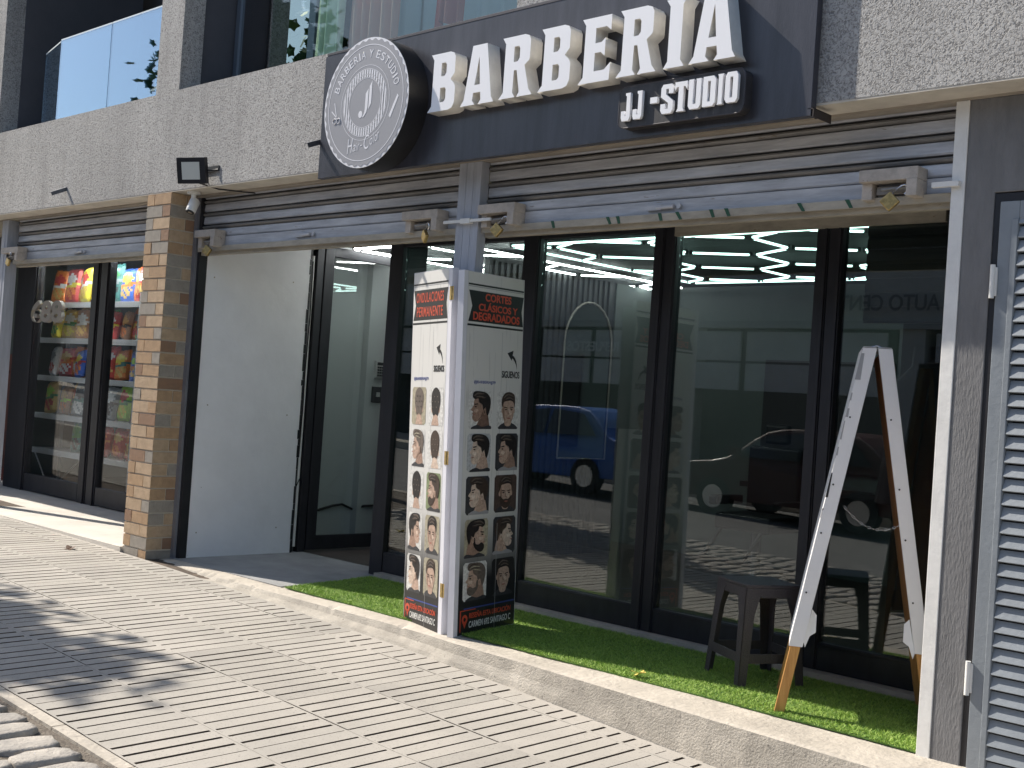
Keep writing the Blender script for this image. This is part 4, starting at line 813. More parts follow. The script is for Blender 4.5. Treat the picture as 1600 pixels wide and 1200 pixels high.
def portrait(q, kind, u0, v0, w_, h_, bg, skin, hair, beard=False, flip=False, z=.0016):
    lv = [0]
    def put(pts, c, smooth=True):
        pts = catmull(pts, 3) if smooth else pts
        pts = [((1 - a if flip else a), b) for a, b in pts]
        pts = [(min(max(a, .0), 1.), min(max(b, 0.), 1.)) for a, b in pts]
        if flip: pts = pts[::-1]
        lv[0] += 1; q.add([Vector((u0 + a * w_, v0 + b * h_, z + lv[0] * .00035)) for a, b in pts], [tuple(range(len(pts)))], PK.index(c))
    r = .07
    put([(r, 0), (1 - r, 0), (1, r), (1, 1 - r), (1 - r, 1), (r, 1), (0, 1 - r), (0, r)], bg, False)
    if kind == 'profile':
        put([(.34, .02), (.88, .02), (.84, .36), (.80, .5), (.5, .4), (.44, .22)], DK[skin]); put([(.12, .0), (.98, .0), (.9, .10), (.6, .06), (.36, .11)], 'bgdark' if bg not in ('bgdark', 'black') else 'grey')
        put([(.32, .86), (.22, .72), (.21, .62), (.10, .50), (.19, .455), (.15, .40), (.19, .375), (.155, .32), (.20, .235), (.32, .19), (.48, .24), (.62, .34), (.80, .42), (.86, .62), (.74, .84), (.5, .9)], skin)
        put([(.66, .62), (.80, .60), (.78, .42), (.62, .34), (.46, .25), (.40, .22), (.52, .34), (.60, .46)], DK[skin]); put([(.22, .50), (.32, .53), (.40, .50), (.36, .44), (.26, .44)], LT[skin]); put([(.40, .82), (.62, .74), (.74, .60), (.70, .46), (.62, .50), (.56, .62), (.42, .70)], 'stub')
        if beard: put([(.22, .35), (.17, .30), (.18, .20), (.30, .13), (.48, .18), (.62, .32), (.63, .50), (.56, .50), (.53, .36), (.40, .33), (.30, .38)], hair)
        put([(.16, .84), (.20, .97), (.45, .99), (.75, .95), (.92, .8), (.92, .58), (.83, .36), (.76, .42), (.72, .58), (.62, .50), (.58, .64), (.44, .70), (.40, .80), (.26, .78)], hair)
        for k_ in range(6): o_ = .028 * k_; put([(.20 + o_, .86 - o_ * .3), (.36 + o_, .955 - o_), (.66 + o_ * .6, .93 - o_ * 1.2), (.44 + o_, .915 - o_)], ('hair3', 'hair2', 'hair')[k_ % 3] if hair != 'hair3' else ('hair2', 'hair3', 'bgyellow')[k_ % 3])
        put(ell(.665, .46, .05, .085, 10), skin); put(ell(.66, .45, .02, .045, 8), 'skin2' if skin != 'skin2' else 'hair2')
        put([(.21, .655), (.36, .675), (.36, .645), (.22, .63)], hair, False); put(ell(.27, .585, .045, .018, 8), 'hair2'); put([(.155, .395), (.26, .385), (.26, .37), (.16, .375)], 'lip', False)
    elif kind == 'front':
        put([(.10, .0), (.92, .0), (.82, .12), (.66, .18), (.64, .34), (.36, .34), (.34, .18), (.18, .12)], 'bgdark' if bg != 'bgdark' else 'grey'); put([(.38, .10), (.62, .10), (.65, .32), (.35, .32)], skin)
        put(ell(.235, .50, .04, .07, 8), skin); put(ell(.765, .50, .04, .07, 8), skin)
        put([(.5, .14), (.36, .19), (.27, .32), (.235, .52), (.27, .74), (.5, .86), (.73, .74), (.765, .52), (.73, .32), (.64, .19)], skin)
        put([(.28, .70), (.25, .52), (.28, .34), (.37, .22), (.34, .38), (.33, .56)], DK[skin]); put([(.5, .56), (.62, .50), (.66, .42), (.56, .38), (.53, .46)], LT[skin])
        if beard: put([(.5, .10), (.34, .16), (.26, .30), (.245, .45), (.31, .40), (.40, .345), (.5, .36), (.60, .345), (.69, .40), (.755, .45), (.74, .30), (.66, .16)], hair)
        put([(.22, .58), (.20, .80), (.33, .96), (.55, 1.0), (.76, .93), (.80, .75), (.78, .58), (.74, .70), (.62, .77), (.40, .75), (.29, .72)], hair)
        for k_ in range(5): o_ = .03 * k_; put([(.26 + o_, .82 - o_ * .2), (.45 + o_, .95 - o_), (.74, .88 - o_), (.5 + o_, .90 - o_)], ('hair3', 'hair', 'hair2')[k_ % 3])
        for s_ in (-1, 1):
            put([(.5 + s_ * .06, .585), (.5 + s_ * .20, .60), (.5 + s_ * .20, .575), (.5 + s_ * .06, .56)], hair, False); put(ell(.5 + s_ * .125, .525, .05, .017, 8), 'hair2')
        put([(.47, .52), (.45, .40), (.55, .40), (.53, .42), (.50, .43)], 'skin2' if skin != 'skin2' else 'lip', False); put([(.41, .295), (.5, .31), (.59, .295), (.5, .275)], 'lip')
    else:
        put([(.30, .0), (.78, .0), (.70, .2), (.68, .45), (.36, .45), (.36, .2)], skin); put(ell(.27, .42, .05, .09, 10), skin); put(ell(.77, .42, .05, .09, 10), skin)
        put([(.28, .40), (.20, .62), (.24, .86), (.42, .98), (.62, .98), (.80, .84), (.82, .6), (.76, .38), (.66, .26), (.5, .30), (.36, .26)], hair)
        for k in range(7): put(ell(.32 + .07 * k + .02 * math.sin(k * 3), .62 + .16 * math.sin(k * 2.1), .03, .02, 7), 'hair3' if hair != 'hair3' else 'hair')
def make_panel(A, Bp, H, left, label):
    T, W = panel_T(A, Bp)
    def pb(q, name, mats, par):
        me_o = q; me_o.v = [tuple(T @ Vector(v)) for v in me_o.v]; return me_o.build(name, mats, par, world=False)
    th = .045
    q = MB(); q.box(0, W, 0, H, -th + .004, 0, 0); 
    pn = pb(q, 'sign_panel', mat('panel_core_%d' % left, (.60, .60, .63), .5, var=.05), FS); pn['label'] = label
    # printed vinyl: planks above, dark below, fading through bands
    q = MB(); NB = 40
    for k in range(NB):
        va = .004 + (H - .008) * k / NB; vb = .004 + (H - .008) * (k + 1) / NB
        q.add([(.004, va, .0008), (W - .004, va, .0008), (W - .004, vb, .0008), (.004, vb, .0008)], [(0, 1, 2, 3)], 0)
    mt = bpy.data.materials.new('printed_vinyl_%d' % left); mt.use_nodes = True; n = mt.node_tree.nodes; l = mt.node_tree.links; p = n['Principled BSDF']; p.inputs['Roughness'].default_value = .35
    tc = n.new('ShaderNodeTexCoord'); sx = n.new('ShaderNodeSeparateXYZ'); l.new(tc.outputs['Object'], sx.inputs[0])
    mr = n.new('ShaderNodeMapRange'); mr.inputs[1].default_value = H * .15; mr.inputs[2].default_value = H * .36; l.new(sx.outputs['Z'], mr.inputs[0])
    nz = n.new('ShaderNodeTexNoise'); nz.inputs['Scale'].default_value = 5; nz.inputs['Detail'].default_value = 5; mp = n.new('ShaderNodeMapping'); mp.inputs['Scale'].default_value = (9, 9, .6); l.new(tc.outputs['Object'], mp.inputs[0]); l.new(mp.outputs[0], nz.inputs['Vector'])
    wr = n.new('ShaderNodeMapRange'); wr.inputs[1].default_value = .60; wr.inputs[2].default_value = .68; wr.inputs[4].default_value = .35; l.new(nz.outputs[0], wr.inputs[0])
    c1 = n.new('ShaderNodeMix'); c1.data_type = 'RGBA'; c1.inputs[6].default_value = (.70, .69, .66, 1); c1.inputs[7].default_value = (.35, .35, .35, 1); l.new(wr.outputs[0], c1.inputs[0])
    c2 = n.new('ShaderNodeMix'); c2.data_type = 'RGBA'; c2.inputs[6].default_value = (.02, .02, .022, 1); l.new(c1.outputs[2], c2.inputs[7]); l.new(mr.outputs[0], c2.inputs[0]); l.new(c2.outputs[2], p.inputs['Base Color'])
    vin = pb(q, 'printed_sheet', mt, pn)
    # banner, lines
    q = MB()
    def R(u0, u1, v0, v1, c, z=.0014): q.add([(u0 * W, v0 * H, z), (u1 * W, v0 * H, z), (u1 * W, v1 * H, z), (u0 * W, v1 * H, z)], [(0, 1, 2, 3)], PK.index(c))
    R(.01, .99, .962, .967, 'black'); R(.01, .99, .850, .8555, 'black'); R(.01, .99, .958, .960, 'grey'); R(.62, .624, .30, .84, 'grey'); R(.62, .626, .0, .30, 'grey', .0045)
    q.add([(.02 * W, .862 * H, .0015), (.99 * W, .862 * H, .0015), (.955 * W, .905 * H, .0015), (.99 * W, .948 * H, .0015), (.02 * W, .948 * H, .0015), (.08 * W, .905 * H, .0015)], [(0, 1, 2, 3, 4, 5)], PK.index('black'))
    # arrow
    arc = [(.80 + .10 * math.cos(t_), .742 + .036 * math.sin(t_)) for t_ in np.linspace(0, 1.5, 8)]; arw = [(a, b) for a, b in arc] + [(a - .035 * (k / 7), b - .006) for k, (a, b) in list(enumerate(arc))[::-1]]
    q.add([(a * W, b * H, .0015) for a, b in arw], [tuple(range(len(arw)))], PK.index('black')); q.add([(.72 * W, .783 * H, .0016), (.80 * W, .762 * H, .0016), (.83 * W, .792 * H, .0016)], [(0, 1, 2)], PK.index('black'))
    # footer lines and location pin
    R(.10, .98, .070, .0735, 'blue'); R(.04, .055, .010, .066, 'red'); R(.04, .3, .066, .0685, 'red')
    q.add([(.12 * W + .028 * math.cos(t_), .043 * H + .028 * math.sin(t_), .0015) for t_ in np.linspace(0, 2 * math.pi, 17)[:-1]], [tuple(range(16))], PK.index('red')); q.add([(.12 * W + .012 * math.cos(t_), .043 * H + .012 * math.sin(t_), .0019) for t_ in np.linspace(0, 2 * math.pi, 13)[:-1]], [tuple(range(12))], PK.index('black'))
    q.add([(.085 * W, .036 * H, .0015), (.155 * W, .036 * H, .0015), (.12 * W, .018 * H, .0015)], [(0, 2, 1)], PK.index('red'))
    pb(q, 'banner_and_lines', [PM[k] for k in PK], pn)
    def TX(body, a, b, c, d, m_, bold=.0, z=.0022, shear=0, space=1.0): me = fit_text(body, a * W, b * W, c * H, d * H, bold=bold, extrude=.0004, shear=shear, space=space); me.transform(Matrix.Translation((0, 0, z))); place(me, 'lettering', PM[m_], pn, T, world=False)
    if left:
        TX('ONDULACIONES', .10, .88, .912, .940, 'red', .012, space=1.1); TX('PERMANENTE', .12, .86, .872, .900, 'red', .012, space=1.1)
        TX('@BARBERIAJJ79', .10, .52, .690, .701, 'blue', .0)
    else:
        TX('CORTES', .30, .76, .922, .944, 'red', .03); TX('CLÁSICOS Y', .19, .88, .894, .919, 'red', .03); TX('DEGRADADOS', .10, .92, .867, .890, 'red', .03)
        TX('@BARBERIAJJ79', .15, .52, .690, .701, 'blue', .0)
    TX('SIGUENOS', .63, .95, .712, .732, 'black', .02) if not left else TX('SIGUENOS', .66, .95, .715, .733, 'black', .02)
    TX('RESEÑA ESTA UBICACIÓN', .19, .92, .044, .062, 'red', .02, shear=.1); TX('CARMEN 692 SANTIAGO C', .19, .92, .018, .036, 'white', .012, shear=.1)
    # pictures
    if left:
        specs = [[('back', 'bgyellow', 'skin', 'hair3', 0, 0), ('back', 'bgpale', 'skin', 'hair', 0, 1)], [('profile', 'bgpale', 'skin', 'hair3', 0, 0), ('back', 'bgpale', 'skin3', 'hair2', 0, 0)], [('back', 'bgpale', 'skin', 'hair', 0, 0), ('profile', 'bggreen', 'skin', 'hair2', 1, 0)], [('profile', 'bgpale', 'skin', 'hair', 0, 1), ('front', 'bgyellow', 'skin', 'hair', 0, 0)], [('profile', 'bgpale', 'skin3', 'hair', 0, 0), ('front', 'bgyellow', 'skin', 'hair2', 0, 0)]]
    else:
        specs = [[('profile', 'bgpale', 'skin2', 'hair', 0, 0), ('front', 'bgpale', 'skin', 'hair2', 0, 0)], [('profile', 'bgrey', 'skin3', 'hair', 0, 0), ('profile', 'bgdark', 'skin', 'hair', 0, 0)], [('profile', 'bgdark', 'skin3', 'hair2', 0, 0), ('front', 'bgbrown', 'skin', 'hair2', 1, 0)], [('profile', 'bgyellow', 'skin', 'hair', 1, 1), ('profile', 'bgdark', 'skin3', 'hair2', 0, 1)], [('profile', 'bgpale', 'skin', 'hair3', 1, 0), ('front', 'black', 'skin', 'hair', 0, 0)]]
    nm = {'profile': 'side view', 'front': 'front view', 'back': 'back view'}
    for r_ in range(5):
        for c_ in range(2):
            kd, bg_, sk, hr, bd, fl = specs[r_][c_]; q = MB(); v_top = .672 - r_ * .1185; portrait(q, kd, (.07 + .49 * c_) * W, (v_top - .106) * H, .40 * W, .106 * H, bg_, sk, hr, bool(bd), bool(fl))
            o = pb(q, 'haircut_picture', [PM[k] for k in PK], pn)
    return T, W, pb, pn
HP = 2.155
TL, WL, pbL, pnL = make_panel((-5.632, .031), (-5.205, -.074), HP, 1, 'sunlit left panel with curly haircut pictures')
TR, WR, pbR, pnR = make_panel((-5.060, -.058), (-5.149, .518), HP - .02, 0, 'shaded right panel headed CORTES CLASICOS Y DEGRADADOS')
# the painted end faces at the hinge corner
uL = (Vector((-5.205, -.074)) - Vector((-5.632, .031))).normalized()
q = MB(); q.box(WL, WL + .040, 0, HP, -.043, .0, 0); pbL(q, 'edge_post', mat('white_edge_post', (.72, .72, .77), .5, var=.05), pnL)
q = MB(); q.box(-.036, 0, 0, HP - .02, -.043, 0, 0); pbR(q, 'edge_post', mat('white_edge_post_right', (.72, .72, .77), .5, var=.05), pnR)  # right post, same white as the left one
for v in (HP * .93, HP * .48, HP * .12):
    q = MB(); q.box(WL + .016, WL + .062, v - .04, v + .04, .0005, .003, 0); q.tube([(WL + .044, v - .04, .004), (WL + .044, v + .04, .004)], .004, 8); pbL(q, 'hinge', M['brass'], pnL)

# ------------------------------------------------------------------ A-frame board seen edge-on
sd = Vector((.866, .5, 0)); wd_ = Vector((-.5, .866, 0)); F1 = Vector((-3.02, .055, .0)); F2 = Vector((-2.38, .425, .0)); AP = Vector((-2.70, .24, 1.775))
AF = thing('pavement_board', 'white canvas covered A-frame board on pine legs seen edge-on', 'A-frame board', ((F1 + F2) / 2)[:])
def leaf(foot, topp, sgn, seed):
    # sgn +1: outer side is -sd (left leaf); inner side looks along +sd
    th = .055; L_ = topp - foot
    def pt(t, w_, s_): return foot + L_ * t + wd_ * w_ + sd * s_
    def slab(q, t0, t1, w0, w1, s0, s1, mi=0): q.quadbox([pt(t0, w0, s0), pt(t0, w1, s0), pt(t0, w1, s1), pt(t0, w0, s1)], [pt(t1, w0, s0), pt(t1, w1, s0), pt(t1, w1, s1), pt(t1, w0, s1)], mi)
    s0, s1 = (0, th) if sgn > 0 else (-th, 0); o0, o1 = (s0, s0 + .03) if sgn > 0 else (s1 - .03, s1)
    for w0 in (.0, .50):
        q = MB(); slab(q, .0, .97, w0 + .004, w0 + .05, s0 + .004, s1 - .004); bevel(q.build('leg', M['wood'], AF), .003)
    q = MB(); i0, i1 = (s1 - .006, s1 + .002) if sgn > 0 else (s0 - .002, s0 + .006)
    slab(q, .20 if sgn > 0 else .24, .97, .056, .494, i0, i1); slab(q, .21, .26, .056, .494, s0 + .008, s1 - .012); q.build('back_board', M['brownwood'], AF)
    q = MB(); r = random.Random(seed); K = 16; ts = [.185 if sgn > 0 else .20] + [.2 + (.985 - .2) * k / K for k in range(1, K + 1)]
    e = .003
    for k in range(K):
        j0 = e + .001 * math.sin(k * 2.1); j1 = e + .001 * math.sin((k + 1) * 2.1)
        a = [pt(ts[k], -j0, s0 - j0), pt(ts[k], -j0, s1 + (j0 if 1 else 0)), pt(ts[k + 1], -j1, s1 + j1), pt(ts[k + 1], -j1, s0 - j1)]; q.add(a, [(0, 1, 2, 3)])
        so_ = s0 - e if sgn > 0 else s1 + e; a = [pt(ts[k], -j0, so_), pt(ts[k], .553, so_), pt(ts[k + 1], .553, so_), pt(ts[k + 1], -j1, so_)]; q.add(a, [(0, 1, 2, 3)])
        si_ = s1 + e if sgn > 0 else s0 - e; a = [pt(ts[k], -j0, si_), pt(ts[k], .035, si_), pt(ts[k + 1], .035, si_), pt(ts[k + 1], -j1, si_)]; q.add(a, [(0, 1, 2, 3)])
    a = [pt(.987, -e, s0 - e), pt(.987, -e, s1 + e), pt(.987, .553, s1 + e), pt(.987, .553, s0 - e)]; q.add(a, [(0, 1, 2, 3)])
    cv = q.build('canvas_cover', M['canvas'], AF); so2 = cv.modifiers.new('solid', 'SOLIDIFY'); so2.thickness = .002; so2.offset = 1
    # torn flap at the lower end of the cover
    q = MB(); si_ = s1 + e if sgn > 0 else s0 - e; dr = 1 if sgn > 0 else -1
    pts = [pt(.20, .0, si_), pt(.285, .02, si_ + dr * .004), pt(.27, .03, si_ + dr * .03), pt(.225, .02, si_ + dr * .045), pt(.215, .01, si_ + dr * .022), pt(.185, .0, si_ + dr * .012)]
    q.add(pts, [(0, 1, 2, 3, 4, 5)]); fl = q.build('torn_flap', M['canvas'], cv); s3 = fl.modifiers.new('solid', 'SOLIDIFY'); s3.thickness = .002
    q = MB()
    for t_ in (.33, .49, .62, .80): c_ = pt(t_, -e - .001, (s0 + s1) / 2 - .012); q.cyl(c_, c_ - wd_ * .0035, .0045, 8)
    q.build('screw', M['black'], cv)
    # scraps of the printed picture wrapped round the edge
    if sgn > 0:
        q = MB(); so_ = s0 - e - .0026
        for t0, t1, w1, c in ((.90, .982, .026, 0), (.80, .865, .012, 0), (.74, .79, .008, 0), (.69, .72, .010, 0), (.585, .65, .012, 1), (.53, .555, .010, 1)):
            q.add([pt(t0, -e - .0026, so_), pt(t0, -e - .0026, so_ + w1), pt(t1, -e - .0026, so_ + w1 * .5), pt(t1, -e - .0026, so_)], [(0, 1, 2, 3)], c)
        q.build('print_scraps', [PM['grey'], PM['black']], cv)
leaf(F1, AP - sd * .057, 1, 1); leaf(F2, AP + sd * .002 + sd * .055, -1, 2)
q = MB()
for w_ in (.08, .45):
    c = AP + wd_ * w_; q.tube([c - sd * .03 - Vector((0, 0, .02)), c - Vector((0, 0, .008)), c + sd * .03 - Vector((0, 0, .02))], .005, 6)
q.build('hinge', M['chrome'], AF)
CH = tag(None or bpy.data.objects.new('safety_chain', None), 'thin steel chain slung between the leaves of the A-frame board', 'chain'); bpy.data.objects.remove(CH)
q = MB(); a = F1 + (AP - F1) * .565 + sd * .055 + wd_ * .03; b = F2 + (AP - F2) * .535 - sd * .0 + wd_ * .03; K = 15
for k in range(K):
    t0 = (k - .12) / K; t1 = (k + 1.12) / K
    pa = a.lerp(b, t0) + Vector((0, 0, -.07 * 4 * t0 * (1 - t0))); pb_ = a.lerp(b, t1) + Vector((0, 0, -.07 * 4 * t1 * (1 - t1))); d = (pb_ - pa); L_ = d.length; d.normalize()
    sidev = (d.cross(Vector((0, 0, 1))).normalized() if k % 2 else d.cross(d.cross(Vector((0, 0, 1)))).normalized()) * .0045
    c = (pa + pb_) / 2; loop = [c + d * (L_ / 2 - .004) * math.cos(t_) + sidev * math.sin(t_) for t_ in np.linspace(0, 2 * math.pi, 11)]; q.tube(loop, .0012, 5, caps=False)
q.build('safety_chain', M['chrome'], AF)

# ------------------------------------------------------------------ stool
ST = thing('plastic_stool', 'dark brown woven plastic stool on the artificial grass', 'stool', (-3.475, .60, .012), None, (0, 0, math.radians(-29)))
bt, tp, hh = .190, .158, .515
def leg_pos(sx, sy, z): k = bt + (tp - bt) * z / hh; return sx * k, sy * k
for sx, sy in ((-1, -1), (1, -1), (1, 1), (-1, 1)):
    q = MB()
    def angle(z0, z1, w0, w1):
        for ax_ in (0, 1):
            b = []; t = []
            for z, lst, ww in ((z0, b, w0), (z1, t, w1)):
                cx, cy = leg_pos(sx, sy, z); th = .006
                if ax_ == 0: rc = [(cx, cy), (cx - sx * ww, cy), (cx - sx * ww, cy - sy * th), (cx, cy - sy * th)]
                else: rc = [(cx, cy), (cx, cy - sy * ww), (cx - sx * th, cy - sy * ww), (cx - sx * th, cy)]
                if sx * sy * (1 if ax_ == 0 else -1) > 0: rc = rc[::-1]
                lst += [(x_, y_, z) for x_, y_ in rc]
            q.quadbox(b, t)
    angle(0, .16, .045, .052); angle(.16, .36, .052, .060); angle(.36, .495, .060, .095)
    o = q.build('leg', M['rattan'], ST, world=False)
q = MB(); q.box(-tp - .004, tp + .004, -tp - .004, tp + .004, .501, .517); q.box(-tp, tp, -tp - .001, -tp + .006, .448, .501); q.box(-tp, tp, tp - .006, tp + .001, .448, .501); q.box(-tp - .001, -tp + .006, -tp, tp, .448, .501); q.box(tp - .006, tp + .001, -tp, tp, .448, .501)
bevel(q.build('seat', M['rattan'], ST, world=False), .004)
q = MB()
for z0, z1 in ((.115, .165),):
    k0 = leg_pos(1, 1, z0)[0] - .002
    q.box(-k0, k0, -k0, -k0 + .006, z0, z1); q.box(-k0, k0, k0 - .006, k0, z0, z1); q.box(-k0, -k0 + .006, -k0, k0, z0, z1); q.box(k0 - .006, k0, -k0, k0, z0, z1)
bevel(q.build('stretcher', M['rattan'], ST, world=False), .002)

# ------------------------------------------------------------------ louvred gate on the right
GT = thing('louvred_gate', 'grey steel louvred gate at the right edge beside the rendered pillar', 'gate', (-1.6, .03, -.2))
q = MB(); q.box(-2.067, -1.985, .0, .045, -.18, 2.355); q.box(-1.985, -.9, .0, .045, 2.28, 2.355); q.box(-1.985, -.9, 0, .045, -.18, -.08); q.box(-.98, -.9, 0, .045, -.08, 2.28); q.box(-2.012, -1.986, -.006, 0, -.1, 2.28)
bevel(q.build('frame', M['gate'], GT), .003)
z = -.06; 
while z < 2.27:
    q = MB(); q.quadbox([(-1.984, -.006, z), (-.981, -.006, z), (-.981, .002, z - .004), (-1.984, .002, z - .004)], [(-1.984, .012, z + .047), (-.981, .012, z + .047), (-.981, .020, z + .044), (-1.984, .020, z + .044)]); q.build('louvre', M['gate'], GT); z += .058
q = MB(); q.box(-1.98, -.99, .046, .06, -.05, 2.25); q.build('backing', M['gatedark'], GT)
for z in (2.02, .37):
    q = MB(); q.box(-2.09, -2.06, -.008, .02, z - .06, z + .06); q.cyl((-2.078, -.01, z - .07), (-2.078, -.01, z + .07), .011, 10); bevel(q.build('hinge', M['whitestrip'], GT), .002)
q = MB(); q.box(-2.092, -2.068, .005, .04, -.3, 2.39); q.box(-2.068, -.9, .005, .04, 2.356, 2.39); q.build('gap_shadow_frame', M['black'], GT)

# ------------------------------------------------------------------ leaves on the ground
def leaf_litter(x, y, z, c, label, s=.05, rz=0):
    q = MB(); pts = [(math.cos(t_) * s * (.55 + .45 * abs(math.cos(2.5 * t_))), math.sin(t_) * s * (.55 + .45 * abs(math.cos(2.5 * t_)))) for t_ in np.linspace(0, 2 * math.pi, 31)[:-1]]
    q.add([(a, b, .012 * math.sin(a * 60) + .3 * abs(b)) for a, b in pts] + [(0, 0, .004)], [(i, (i + 1) % 30, 30) for i in range(30)]); q.tube([(0, 0, .004), (-s * 1.4, .005, .012)], .001, 4)
    o = q.build('fallen_leaf', mat('leaf_' + label[:6], c, .7)); o.location = (x, y, z); o.rotation_euler = (0, 0, rz); s_ = o.modifiers.new('s', 'SOLIDIFY'); s_.thickness = .0008
    return tag(o, label, 'leaf', 'fallen leaves')
leaf_litter(-3.80, .04, .03, (.62, .48, .10), 'yellow green leaf lying on the front edge of the artificial grass', .034, .4)
leaf_litter(-9.2, -1.05, zs(-9.2, -1.05) + .006, (.60, .50, .04), 'yellow leaf on the grooved sidewalk at the left', .05, 1)
leaf_litter(-8.95, -.50, zs(-8.95, -.5) + .006, (.10, .045, .02), 'curled dark brown leaf on the sidewalk before the brick pillar', .045, 2)

# ------------------------------------------------------------------ the street behind the camera (seen in the glass)
OB = thing('opposite_building', 'pale building with dark shop openings and grey signs across the street', 'building', (-12, -14, 0))
q = MB(); q.box(-45, 14, -22, -14.0, 3.35, 6.2); q.box(-45, 14, -22, -21.8, -1, 3.35)
for x in np.arange(-44, 14, 5.6): q.box(x, x + .5, -22, -14.0, -2, 3.35)
q.build('wall', mat('cream_wall', (.42, .42, .40), .85, var=.08), OB)
q = MB(); q.box(-45, 14, -14.12, -13.9, 3.22, 3.36); q.box(-45, 14, -14.1, -13.9, 6.2, 6.35); q.build('cornice', mat('grey_cornice', (.30, .30, .30), .8), OB)
q = MB(); q.box(-45, 14, -15.3, -15.2, -2, 3.35); q.build('dark_interior', M['intdark'], OB)
q = MB()
for x in np.arange(-44, 14, 5.6):
    for i in range(3): q.box(x + .7 + i * 1.6, x + 2.15 + i * 1.6, -14.08, -14.02, 2.55, 3.15); q.box(x + .7 + i * 1.6, x + 2.15 + i * 1.6, -14.08, -14.02, 1.95, 2.5)
q.build('sign_panels', mat('grey_sign_panel', (.42, .42, .42), .6, var=.1), OB)
def osign(body, xa, xb, z0, z1, col):
    me = fit_text(body, 0, xb - xa, z0, z1, bold=.01, extrude=.01)
    Tm = Matrix(((-1, 0, 0, xb), (0, 0, 1, -13.86), (0, 1, 0, 0), (0, 0, 0, 1))); place(me, 'lettering', mat('sign_ink', col, .6), OB, Tm)
osign('REPUESTOS', -18.4, -16.9, 2.66, 2.88, (.6, .6, .6)); osign('AUTO CENTER', -12.0, -9.6, 3.55, 3.85, (.12, .12, .13)); 
q = MB(); q.box(-60, 40, -34, -33, -1, 7.5); tag(q.build('rear_building', mat('far_wall', (.4, .38, .35), .9)), 'tall rendered wall of the block behind the opposite shops', 'building')
def car(name, x, y, col, label):
    t = thing(name, label, 'car', (x, y, 0), 'cars parked across the street'); z0 = zroad(x, y); zz = lambda v: v + z0
    side = [(-2.0, .30), (-2.02, .62), (-1.92, .82), (-1.10, .95), (-.45, 1.40), (.30, 1.48), (1.15, 1.42), (1.75, 1.0), (1.98, .92), (2.02, .55), (1.98, .30)]
    paint = mat('car_paint_' + name, col, .45, .0, coat=.15)
    def sl(q, pts, half, mi, taper=True):
        n_ = len(pts); rings = []
        for hw in (-half, half): rings.append([(x + u, y + hw * (1 if v < .95 or not taper else (1 - .22 * (v - .95) / .5)), zz(v)) for u, v in pts])
        q.add(rings[0] + rings[1], [tuple(range(n_)), tuple(range(n_, 2 * n_))[::-1]] + [(i, n_ + i, n_ + (i + 1) % n_, (i + 1) % n_) for i in range(n_)], mi)
    q = MB(); sl(q, catmull(side, 3), .84, 0); bevel(q.build('body', paint, t), .04, 3)
    for pts in ([(-1.0, .98), (-.42, 1.34), (.25, 1.42), (.25, .98)], [(.33, .98), (.33, 1.42), (1.05, 1.36), (1.45, 1.0)]):
        q = MB()
        for s_ in (-1, 1):
            q.add([(x + u, y + s_ * (.852 - .19 * max(0, v - .95) / .5 * 1.0), zz(v)) for u, v in pts], [(0, 1, 2, 3)])
        q.build('window', mat('car_glass', (.02, .025, .03), .08), t)
    for u in (-1.28, 1.28):
        for s_ in (-1, 1):
            q = MB(); q.cyl((x + u, y + s_ * .70, zz(.31)), (x + u, y + s_ * .87, zz(.31)), .31, 28); wh = q.build('wheel', mat('tyre', (.02, .02, .02), .8), t); q = MB(); q.cyl((x + u, y + s_ * .871, zz(.31)), (x + u, y + s_ * .88, zz(.31)), .19, 16); q.build('rim', M['chrome'], wh)
    q = MB(); q.box(x - 2.03, x - 1.95, y + .45, y + .78, zz(.66), zz(.80)); q.box(x - 2.03, x - 1.95, y - .78, y - .45, zz(.66), zz(.80)); q.build('headlight', M['whiteplastic'], t)
    q = MB(); q.box(x - .1, x + .02, y + .845, y + .865, zz(.84), zz(.87)); q.box(x - .95, x - .8, y + .86, y + .99, zz(1.0), zz(1.12)); q.build('mirror_and_handle', paint, t)
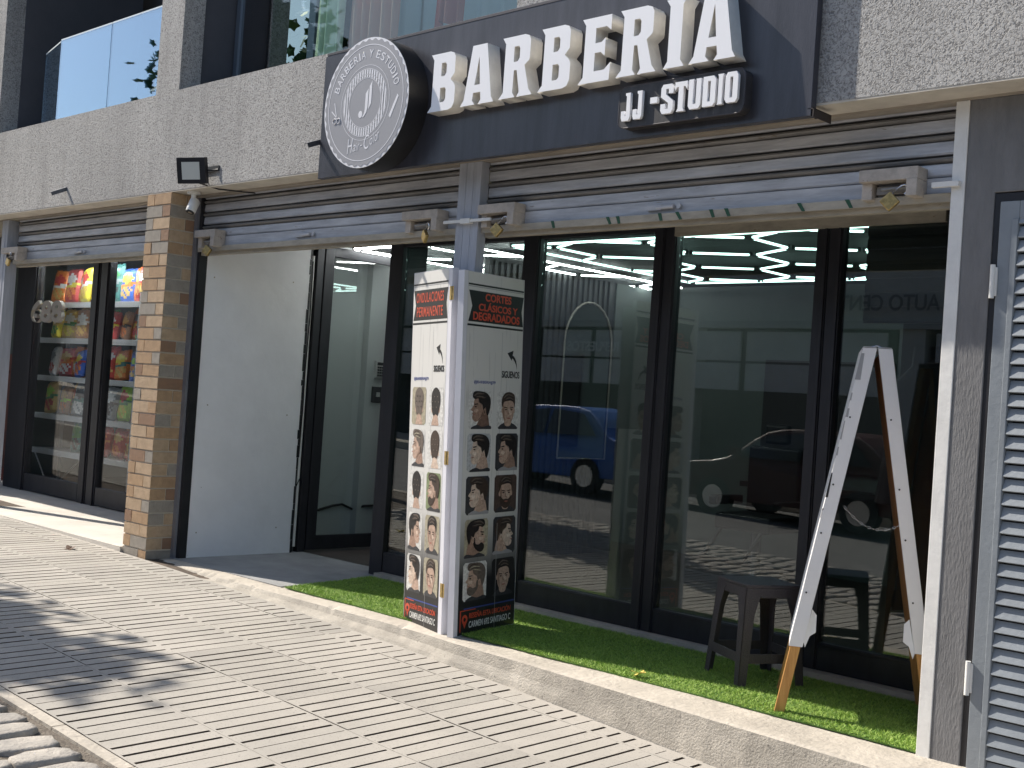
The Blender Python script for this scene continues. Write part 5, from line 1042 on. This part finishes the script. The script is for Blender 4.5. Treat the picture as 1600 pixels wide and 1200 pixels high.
car('parked_car', -14.6, -9.6, (.02, .11, .42), 'blue hatchback parked across the street, reflected in the glass')
car('parked_car', -9.9, -10.3, (.05, .006, .006), 'dark red car parked across the street, reflected in the glass')

# street tree: trunk, limbs, leaves (its shade falls on the sidewalk)
def tree(x, y, h, cr, label, nleaf, seed, sq=.6):
    r = random.Random(seed); t = thing('street_tree', label, 'tree', (x, y, zs(x, y)), 'street trees'); z0 = zs(x, y) - .1
    q = MB(); q.tube([(x, y, z0), (x + .05, y, z0 + 1.4), (x - .02, y + .05, z0 + 2.6), (x, y, h)], .12, 10, taper=[.15, .12, .10, .03]); tips = []
    for k in range(14):
        a = r.random() * 6.28; zz = z0 + 2.4 + r.random() * (h - 3); L_ = cr * (.5 + .5 * r.random()); e = Vector((x + math.cos(a) * L_, y + math.sin(a) * L_ * sq, zz + .6 + r.random() * .8)); m_ = Vector((x, y, zz)).lerp(e, .5) + Vector((0, 0, .1)); q.tube([(x, y, zz), m_, e], .03, 6, taper=[.045, .028, .008]); tips += [e, m_]
    q.build('trunk', mat('bark', (.16, .12, .09), .9, bump=.6), t)
    q = MB()
    for k in range(nleaf):
        c = r.choice(tips); p = c + Vector((r.gauss(0, .25), r.gauss(0, .22), r.gauss(0, .24))); s_ = .045 + .04 * r.random(); u = Vector((r.gauss(0, 1), r.gauss(0, 1), r.gauss(0, .6))).normalized(); v = u.cross(Vector((r.gauss(0, 1), r.gauss(0, 1), r.gauss(0, 1)))).normalized()
        q.add([p + (u * math.cos(a_) * (1 if i_ % 2 == 0 else .66) + v * math.sin(a_) * (1 if i_ % 2 == 0 else .66)) * s_ * 1.15 for i_, a_ in enumerate(np.linspace(0, 2 * math.pi, 11)[:-1])], [tuple(range(10))], k % 3)
    q.build('crown', [mat('tree_leaf_a', (.06, .12, .03), .6), mat('tree_leaf_b', (.09, .16, .04), .6), mat('tree_leaf_c', (.04, .085, .025), .6)], t)
tree(-13.35, -3.75, 5.2, 1.05, 'leafy street tree growing in the cobbled strip, left of the camera', 12000, 11, .75)
